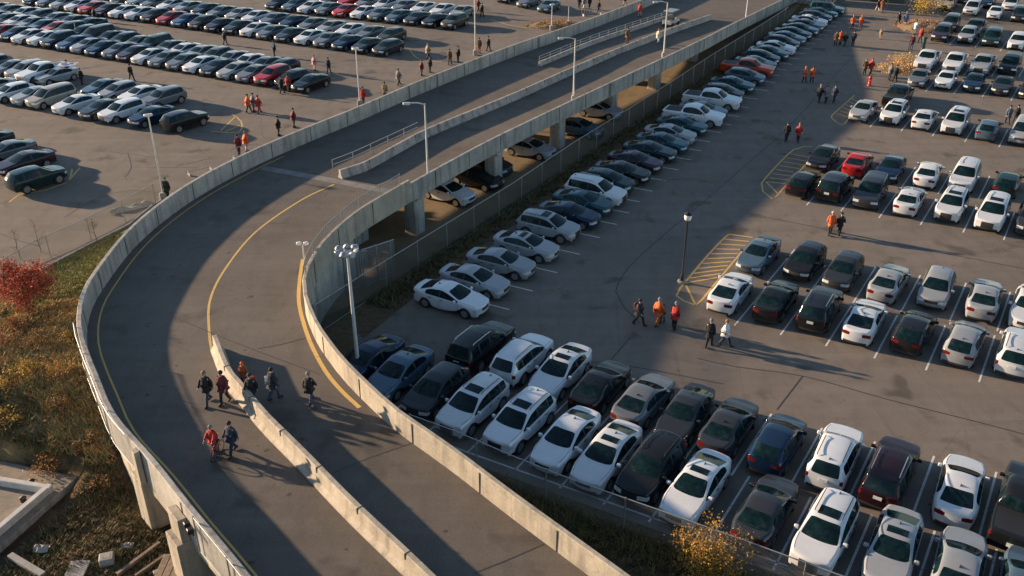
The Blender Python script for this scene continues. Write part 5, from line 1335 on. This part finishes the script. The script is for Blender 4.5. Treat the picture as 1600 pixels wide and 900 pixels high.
q = gp(167, 874, .5); r_ = empty('concrete_block', (q.x, q.y, bank_z(q.x, q.y)), .3); tag(r_, 'beige concrete block lying alone on the dark dirt', 'block'); MB().bbox((0, 0, .12), (0.55, 0.5, 0.36), 0, .04).build('block', M['pale_wood'], r_); MB().box((0, 0, .302), (0.3, 0.26, .01)).build('recess', M['concrete'], r_)
r_ = empty('timber_platform', gp(285, 893, .8)); tag(r_, 'rough timber platform at the foot of the outer pier', 'platform'); r_.location.z = .35
for k in range(7): MB().bbox((-0.9 + k * 0.3, 0, 0.35), (0.27, 2.0, 0.07), 0, .01).build('board', M['wood'], r_)
for s in (-.8, .8): MB().box((0, s, 0.1), (2.1, 0.12, 0.4)).build('joist', M['wood'], r_)
def sheet(name, px, py, w, h, label, cat, seed, mat='cloth_white', z=0.0, rz=0.0, amp=.25):
    n_ = 14; vs = []; fs = []
    for j in range(n_ + 1):
        for i in range(n_ + 1):
            u, v = i / n_ - .5, j / n_ - .5; vs.append((u * w, v * h * (1 - .5 * abs(u)), .03 + amp * max(0, mnoise.noise((u * 4 + seed, v * 4, seed)) + .35) * (1 - 2 * abs(v)) ** .5))
    for j in range(n_):
        for i in range(n_): k = j * (n_ + 1) + i; fs.append((k, k+1, k+n_+2, k+n_+1))
    p = gp(px, py, z); p.z = max(z, bank_z(p.x, p.y)) if px < 300 and py > 500 else z; o = MB().add(vs, fs, 0, True).build(name, M[mat], None, p, rz); tag(o, label, cat); return o
sheet('tarpaulin', 205, 326, 3.0, 1.0, 'crumpled white tarpaulin lying by the lawn edge of the left lot', 'tarpaulin', 3, rz=R(35), amp=.5)
sheet('tarpaulin', 200, 856, .5, .35, 'scrap of white sheet on the dirt near the beige block', 'scrap', 5, z=.3, amp=.15)
sheet('tarpaulin', 66, 858, .6, .5, 'torn white scraps beside the flat roof', 'scrap', 9, z=.3, amp=.25)
sheet('tarpaulin', 20, 70, .5, .4, 'small white litter sheet in the aisle of the left lot', 'scrap', 12)
sheet('blue_cover', 104, 101, 2.2, 1.6, 'blue cloth cover over the silver sedan by the red-clad person', 'cover', 14, 'lens', 1.45)

# far structures
p = gp(1262, 6); r_ = empty('gatehouse', p, R(-27)); tag(r_, 'cream gatehouse with dark openings at the end of the bridge', 'building')
MB().bbox((0, 2, 1.6), (6.5, 4, 3.4), 0, .06).build('wall', M['warm_concrete'], r_); MB().bbox((0, 2, 3.42), (7.0, 4.5, 0.25), 0, .05).build('roof', M['concrete'], r_)
for x in (-1.8, 0.2, 2.0): w_ = MB().bbox((x, -0.02, 1.5), (0.9, 0.08, 2.2), 0, .01).build('window', M['pale_metal'], r_); MB().box((x, -0.075, 1.5), (0.7, 0.03, 1.9)).build('pane', M['glass'], w_)
p = gp(1385, 2); r_ = empty('dumpster', p, R(-20)); tag(r_, 'dark green dumpster at the top edge behind the lot', 'dumpster'); MB().bbox((0, 0, .8), (4.5, 2, 1.4), 0, .06).build('container', M['dumpster'], r_); MB().bbox((0, 0, 1.55), (4.6, 2.1, .1), 0, .02).build('lid', M['trim'], r_)
a, b_ = gp(1385, 14), gp(1470, 24)
fence('wire_fence', densify([Vector((a.x, a.y, 0)), Vector((b_.x, b_.y, 0))]), 0, 2.0, 'grey mesh fence behind the yellow shrub at the top', 'fence', 3, 'chain_dark')
a, b_ = gp(1300, -2), gp(1440, 5)
r_ = empty('low_wall', (a.x, a.y, 0)); tag(r_, 'dark low wall along the far top edge of the lot', 'wall'); MB().add(*wall(densify([Vector((0, 0, 0)), Vector((b_.x - a.x, b_.y - a.y, 0))]), -.1, 1.1, .3, 1)).build('wall_body', M['concrete'], r_); MB().add(*wall(densify([Vector((0, 0, 0)), Vector((b_.x - a.x, b_.y - a.y, 0))]), 1.1, 1.2, .36, 1)).build('coping', M['concrete'], r_)
def post(name, px, py, h, rr, mat, label, cat):
    r_ = empty(name, gp(px, py)); tag(r_, label, cat); MB().tube([(0, 0, 0), (0, 0, h)], rr, 8).build('pole', M[mat], r_); MB().lathe([(rr * 1.6, h), (rr * 1.6, h + .1), (0, h + .18)], 8).build('cap', M[mat], r_)
post('signal_post', 1417, 91, 2.3, .05, 'black_metal', 'slim black post rising from the straw-coloured shrub', 'post')
post('signal_post', 1297, 19, 3.2, .12, 'black_metal', 'thick dark post beside the gatehouse', 'post')
post('bollard', 1441, 80, 1.5, .22, 'dumpster', 'blue-grey bollard behind the white pickups', 'bollard')
M['hydrant'] = M['red']
r_ = empty('hydrant', gp(1358, 134)); tag(r_, 'small red hydrant in the lane by the far hatching', 'hydrant')
MB().lathe([(.22, 0), (.22, .08), (.15, .1), (.15, .75), (.19, .78), (.19, .86), (.1, 1.0), (0, 1.04)], 10).build('barrel', M['red'], r_)
for s in (1, -1): MB().tube([(0, .12 * s, .6), (0, .26 * s, .6)], .07, 8).build('outlet', M['red'], r_)
def barricade(px, py, rz, label, w=2.2):
    r_ = empty('barricade', gp(px, py), rz); tag(r_, label, 'barricade', 'light metal barricades'); MB().tube([(-w/2, 0, 1.0), (w/2, 0, 1.0)], .03, 6).build('rail', M['galv'], r_); MB().tube([(-w/2, 0, .3), (w/2, 0, .3)], .025, 6).build('rail', M['galv'], r_)
    for k in range(9): MB().tube([(-w/2 + w * k / 8, 0, .3), (-w/2 + w * k / 8, 0, 1.0)], .015, 5).build('bar', M['galv'], r_)
    for s in (-.42, .42): MB().box((w * s, 0, .15), (.05, .5, .3)).build('foot', M['galv'], r_)
barricade(1374, 112, R(-27), 'metal barricade between the group and the leaf heap')
barricade(383, 246, R(35), 'metal barricade behind the outer wall near the orange coats')
barricade(313, 270, R(40), 'metal barricade behind the outer wall above the curve')
barricade(925, 24, R(20), 'metal barricade behind the far outer parapet', 3.0)
r_ = empty('golf_cart', dgp(1048, 40), R(55)); tag(r_, 'small pale utility cart on the far bridge deck', 'cart')
MB().bbox((0, 0, .55), (2.3, 1.15, .4), 0, .1).build('body', M['galv'], r_); MB().bbox((-.1, 0, 1.78), (1.7, 1.2, .08), 0, .02).build('canopy', M['galv'], r_); MB().bbox((-.35, 0, .92), (.5, 1.0, .35), 0, .05).build('seat', M['trim'], r_)
for x in (.6, -.85):
    for s in (.5, -.5): MB().tube([(x, s, .7), (x, s, 1.75)], .025, 5).build('pillar', M['trim'], r_)
for x in (.75, -.75):
    for s in (.55, -.55): MB().lathe([(0, -.1), (.24, -.1), (.25, 0), (.24, .1), (0, .1)], 12, Matrix.Translation((x, s, .25)) @ Matrix.Rotation(R(90), 4, 'X')).build('wheel', M['tyre'], r_)
r_ = empty('child_bicycle', gp(341, 712, DECK), R(-100)); tag(r_, 'small bicycle pushed by the person in red on the ramp', 'bicycle')
for x in (.35, -.35):
    wmb = MB(); Mx = Matrix.Translation((x, 0, .26)) @ Matrix.Rotation(R(90), 4, 'X')
    wmb.tube([Mx @ Vector((.25 * math.cos(t_ * .3142), .25 * math.sin(t_ * .3142), 0)) for t_ in range(21)], .022, 6, 0, False); wmb.build('wheel', M['tyre'], r_)
MB().tube([(-.35, 0, .26), (-.12, 0, .58), (.28, 0, .62), (.35, 0, .26)], .02, 6).tube([(-.12, 0, .58), (.02, 0, .28), (.28, 0, .6)], .02, 6).build('frame', M['red'], r_)
MB().tube([(.26, -.22, .8), (.28, 0, .76), (.26, .22, .8)], .016, 6).tube([(.28, 0, .76), (.28, 0, .6)], .016, 6).build('handlebar', M['black_metal'], r_); MB().bbox((-.14, 0, .66), (.22, .12, .06), 0, .02).build('saddle', M['trim'], r_)

# people: feet pixel, height of the ground there, jacket, trousers, head, label
PP = [
 (327,629,DECK,'black','denim','hairlight','person in black jacket and jeans walking left of the ramp median','people walking on the ramp','stride',-110),
 (353,629,DECK,'maroon','dark','hairdark','person in checked maroon top just left of the median end','people walking on the ramp','step',-100),
 (397,630,DECK,'black','black','dark','person in black with red bag just right of the median','people walking on the ramp','stride',-100,1,'red'),
 (383,600,DECK,'rust','dark','orange','small child in rust jacket behind the person with red bag','people walking on the ramp','step',-100,.7),
 (429,624,DECK,'dark','denim','hairdark','person with grey backpack in the middle of the right lane','people walking on the ramp','step',75,1,'grey'),
 (486,629,DECK,'black','denim','grey','person in black with pale cap nearest the yellow edge line','people walking on the ramp','stride',70),
 (337,709,DECK,'red','denim','grey','person in red pushing a small bicycle on the lower ramp','people walking on the ramp','push',-105,.9),
 (366,707,DECK,'navy','navy','hairdark','person in dark navy walking beside the red jacket bicycle pusher','people walking on the ramp','stride',-100),
 (980,68,DECK,'brown','brown','hairdark','person in brown between the two bridge medians','people on the bridge','stand',-60),
 (1028,68,DECK,'cream','white','hairlight','person in pale clothes beside the third bridge lamp','people on the bridge','stride',60),
 (999,26,DECK,'red','pink','hairdark','person in red top walking along the far outer parapet','people on the bridge','step',60),
 (997,507,0,'dark','dark','hairdark','person in dark jacket with maroon bag leading three across the shade edge','people walking on the right lot','stride',-20,1,'maroon'),
 (1027,508,0,'orange','rust','grey','person in orange jacket and rusty trousers beside the red coat','people walking on the right lot','stride',60),
 (1034,505,0,'grey','dark','hairdark','short child in grey hidden behind the orange jacket','people walking on the right lot','step',60,.75),
 (1053,514,0,'red','black','grey','person in red jacket and black trousers by the lantern post','people walking on the right lot','stand',70),
 (1107,542,0,'black','black','grey','person in long black coat beside the white jacket','people walking on the right lot','step',60),
 (1131,540,0,'white','dark','hairlight','person in white jacket crossing the sunlit lane','people walking on the right lot','stride',-10),
 (1296,367,0,'orange','dark','pink','person in orange coat left in the sunlit pair with long shadows','people walking on the right lot','step',70),
 (1310,367,0,'black','black','hairdark','person in black right in the sunlit pair with long shadows','people walking on the right lot','stride',70),
 (1228,221,0,'black','dark','hairdark','person in black beside the red jacket near the second hatching','people walking on the right lot','step',60),
 (1246,222,0,'red','dark','rust','person in red jacket near the second yellow hatching','people walking on the right lot','stride',60),
 (1279,160,0,'black','dark','grey','person in black at the left of the dark trio','people walking on the right lot','stride',60),
 (1290,161,0,'grey','dark','hairdark','person in grey at the centre of the dark trio','people walking on the right lot','step',60),
 (1302,160,0,'navy','black','hairdark','person in navy at the right of the dark trio','people walking on the right lot','stride',60),
 (1256,129,0,'orange','dark','orange','person in orange hood at the left of the two by the fence row','people walking on the right lot','step',60),
 (1268,129,0,'orange','dark','hairdark','person in orange coat at the right of the two by the fence row','people walking on the right lot','stride',60),
 (1305,71,0,'brown','dark','hairdark','person in brown coat, leftmost of the far group of four','people walking on the right lot','stride',60),
 (1312,70,0,'orange','black','hairdark','person with orange top in the far group of four','people walking on the right lot','step',60),
 (1319,72,0,'black','black','hairdark','person in black inside the far group of four','people walking on the right lot','stride',60),
 (1332,72,0,'navy','dark','hairdark','person in navy apart at the right of the far group','people walking on the right lot','stand',60),
 (1331,45,0,'orange','dark','orange','person in orange vest at the left end of the far shade','people walking on the right lot','stand',60),
 (1344,45,0,'orange','maroon','orange','person in orange vest right of the other vest','people walking on the right lot','step',60),
 (1403,39,0,'black','dark','hairdark','person in black walking left of the blue coat at the top','people walking on the right lot','stride',120),
 (1414,40,0,'blue','navy','grey','person in blue coat at the top before the yellow shrub','people walking on the right lot','step',100),
 (1371,18,0,'dark','cream','hairdark','person in dark top and cream trousers before the dumpster','people walking on the right lot','stride',90),
 (1377,19,0,'rust','tan','hairdark','person in rust top beside the cream trousers at the top','people walking on the right lot','step',90),
 (1350,117,0,'brown','dark','hairlight','person in brown left of the red hood near the barricade','people walking on the right lot','stand',60),
 (1359,117,0,'red','dark','red','person in red hood near the barricade','people walking on the right lot','stride',60),
 (1389,125,0,'grey','dark','hairdark','person in grey at the leaf heap with a dark companion','people walking on the right lot','stand',10),
 (1397,128,0,'black','black','hairdark','person in long black before the leaf heap','people walking on the right lot','step',60),
 (1375,61,0,'tan','tan','hairlight','small child in tan alone in the sunlit far lane','people walking on the right lot','stand',60,.7),
 (1423,78,0,'maroon','denim','hairdark','person in maroon beside the slim black post','people walking on the right lot','stand',60),
 (1437,66,0,'red','dark','hairdark','person in red at the foot of the rust-pink leaf heap','people walking on the right lot','step',60),
 (1429,54,0,'white','grey','hairdark','person in white behind the maroon jacket','people walking on the right lot','stand',60),
 (1573,194,0,'slate','dark','hairdark','person in slate coat between the slate hatchback and silver minivan','people walking on the right lot','stride',60),
 (1585,192,0,'black','dark','hairdark','person in black nearest the silver minivan','people walking on the right lot','step',60),
 (149,33,0,'black','black','hairdark','person in black in the aisle by the orange red sedan','people walking on the left lot','stand',60),
 (352,70,0,'dark','dark','hairdark','person in dark clothes in the aisle left of the white SUV line','people walking on the left lot','step',60),
 (206,126,0,'black','black','hairdark','person in black striding across the wide left aisle','people walking on the left lot','stride',-20),
 (129,132,0,'black','maroon','hairdark','person in black crouched coat behind the beige minivan','people walking on the left lot','stand',60),
 (108,120,0,'red','red','hairdark','person in red beside the blue covered car','people walking on the left lot','stand',60),
 (389,176,0,'orange','dark','hairdark','person in orange left in the trio behind the wall','people walking on the left lot','step',60),
 (397,174,0,'grey','dark','hairdark','person in grey in the middle of the trio behind the wall','people walking on the left lot','stand',60),
 (405,177,0,'red','red','hairdark','person in red right in the trio behind the wall','people walking on the left lot','stride',60),
 (429,88,0,'black','black','hairdark','person in black standing behind the silver cars of the third block','people walking on the left lot','stand',60),
 (451,143,0,'red','dark','hairdark','person in red before the black hatchback at the row end','people walking on the left lot','stand',60),
 (441,146,0,'black','dark','hairdark','person in black before the black hatchback at the row end','people walking on the left lot','step',60),
 (492,110,0,'pink','pink','hairlight','person in pale pink beside the last black sedan of the block','people walking on the left lot','stand',60),
 (514,115,0,'navy','dark','hairdark','person in navy right of the pale pink coat','people walking on the left lot','step',60),
 (669,92,0,'tan','dark','hairlight','person in tan hat walking behind the wall before the long shade','people walking on the left lot','stride',60),
 (703,101,0,'brown','dark','hairdark','person in brown behind the wall, left of two','people walking on the left lot','step',60),
 (716,97,0,'black','dark','hairdark','person in black behind the wall, right of two','people walking on the left lot','stand',60),
 (659,118,0,'maroon','dark','hairdark','person in maroon peeking above the wall left of the black coat','people walking on the left lot','stand',60),
 (672,113,0,'dark','dark','hairdark','person in dark coat peeking above the wall by the maroon coat','people walking on the left lot','stand',60),
 (623,133,0,'grey','dark','hairdark','person in grey alone above the middle of the wall','people walking on the left lot','stride',60),
 (460,199,0,'maroon','dark','hairdark','person in maroon just behind the outer wall below the sedan block','people walking on the left lot','stand',60),
 (436,212,0,'black','dark','hairdark','person in black nearly hidden by the outer wall','people walking on the left lot','stand',60),
 (749,83,0,'brown','rust','hairdark','person in brown beside the far left lot lamp post','people walking on the left lot','stand',60),
 (763,80,0,'dark','dark','hairdark','person in dark coat right of the far left lot lamp post','people walking on the left lot','step',60),
 (747,18,0,'maroon','dark','hairdark','person in maroon at the end of the fifth block','people walking on the left lot','stride',60),
 (753,26,0,'black','dark','hairdark','person in black at the end of the fifth block','people walking on the left lot','step',60),
 (602,156,0,'tan','dark','hairdark','person in tan sitting place left of the middle lamp post','people walking on the left lot','stand',60),
 (568,163,0,'red','dark','hairdark','person in red right behind the middle lamp post','people walking on the left lot','stand',60),
 (263,312,0,'dark','dark','grey','person in dark coat leaning beside the curve lamp post','people walking on the left lot','stand',60),
 (374,243,0,'maroon','dark','hairdark','person in maroon by the barricade behind the outer wall','people walking on the left lot','stand',60),
 (386,237,0,'orange','pink','hairlight','person in orange by the barricade behind the outer wall','people walking on the left lot','stand',60),
 (905,13,0,'navy','navy','hairdark','person in navy, left of the trio at the far parapet','people walking on the left lot','stand',60),
 (912,14,0,'grey','white','hairdark','person in grey, middle of the trio at the far parapet','people walking on the left lot','stride',60),
 (921,14,0,'black','navy','hairdark','person in black, right of the trio at the far parapet','people walking on the left lot','stand',60),
 (935,22,0,'black','black','hairdark','person in black right of the far barricade','people walking on the left lot','step',60),
 (976,9,0,'dark','tan','hairdark','person in dark top at the far end of the left lot','people walking on the left lot','step',60),
]
CL['slate'] = (0.09, 0.11, 0.15)
for e in PP:
    x, y, z, jk, tr_, hd_, lab, grp, pose = e[:9]; face = e[9] if len(e) > 9 else 60; scl = e[10] if len(e) > 10 else 1.0; pack = e[11] if len(e) > 11 else None
    po = place_person(x, y, z + 0.006, jk, tr_, hd_, lab, grp, pose, face + rnd.uniform(-25, 25), scl * rnd.uniform(.96, 1.05) * (0.94 if z == DECK else 1.0), pack, far=y < 330)
    if z == DECK and y < 300: po.location = dgp(x, y, 0.006)
# ================================================================ camera, sun, sky
cam = bpy.data.cameras.new('camera'); co = bpy.data.objects.new('camera', cam); col.objects.link(co); sc.camera = co
cam.sensor_width = 36; cam.lens = 36 * IMG_F / 1600; cam.clip_end = 5000; cam.clip_start = 0.5
co.location = (0, 0, CAM_H); co.rotation_euler = (math.pi / 2 - PITCH, 0, 0)
w = bpy.data.worlds.new('World'); sc.world = w; w.use_nodes = True
sk = w.node_tree.nodes.new('ShaderNodeTexSky'); sk.sky_type = 'NISHITA'; sk.sun_disc = False
sk.sun_elevation = SUN_EL; sk.sun_rotation = math.atan2(-math.cos(SUN_AZ), -math.sin(SUN_AZ)); sk.air_density = 1.0; sk.dust_density = 0.25; sk.ozone_density = 1.5
w.node_tree.links.new(sk.outputs[0], w.node_tree.nodes['Background'].inputs[0]); w.node_tree.nodes['Background'].inputs[1].default_value = 0.082
l = bpy.data.lights.new('sun', 'SUN'); l.energy = 5.0; l.angle = R(0.9); l.color = (1.0, 0.745, 0.50)
lo = bpy.data.objects.new('sun', l); col.objects.link(lo)
sdir = Vector((math.cos(SUN_EL) * math.cos(SUN_AZ), math.cos(SUN_EL) * math.sin(SUN_AZ), -math.sin(SUN_EL)))
lo.rotation_euler = sdir.to_track_quat('-Z', 'Y').to_euler(); lo.location = (-60, 60, 50)
vs_ = sc.view_settings; vs_.view_transform = 'Standard'; vs_.look = 'None'; vs_.gamma = 1; vs_.use_curve_mapping = False; vs_.exposure = 1.30
sc.cycles.use_denoising = True
sc.cycles.max_bounces = 6; sc.cycles.transparent_max_bounces = 12
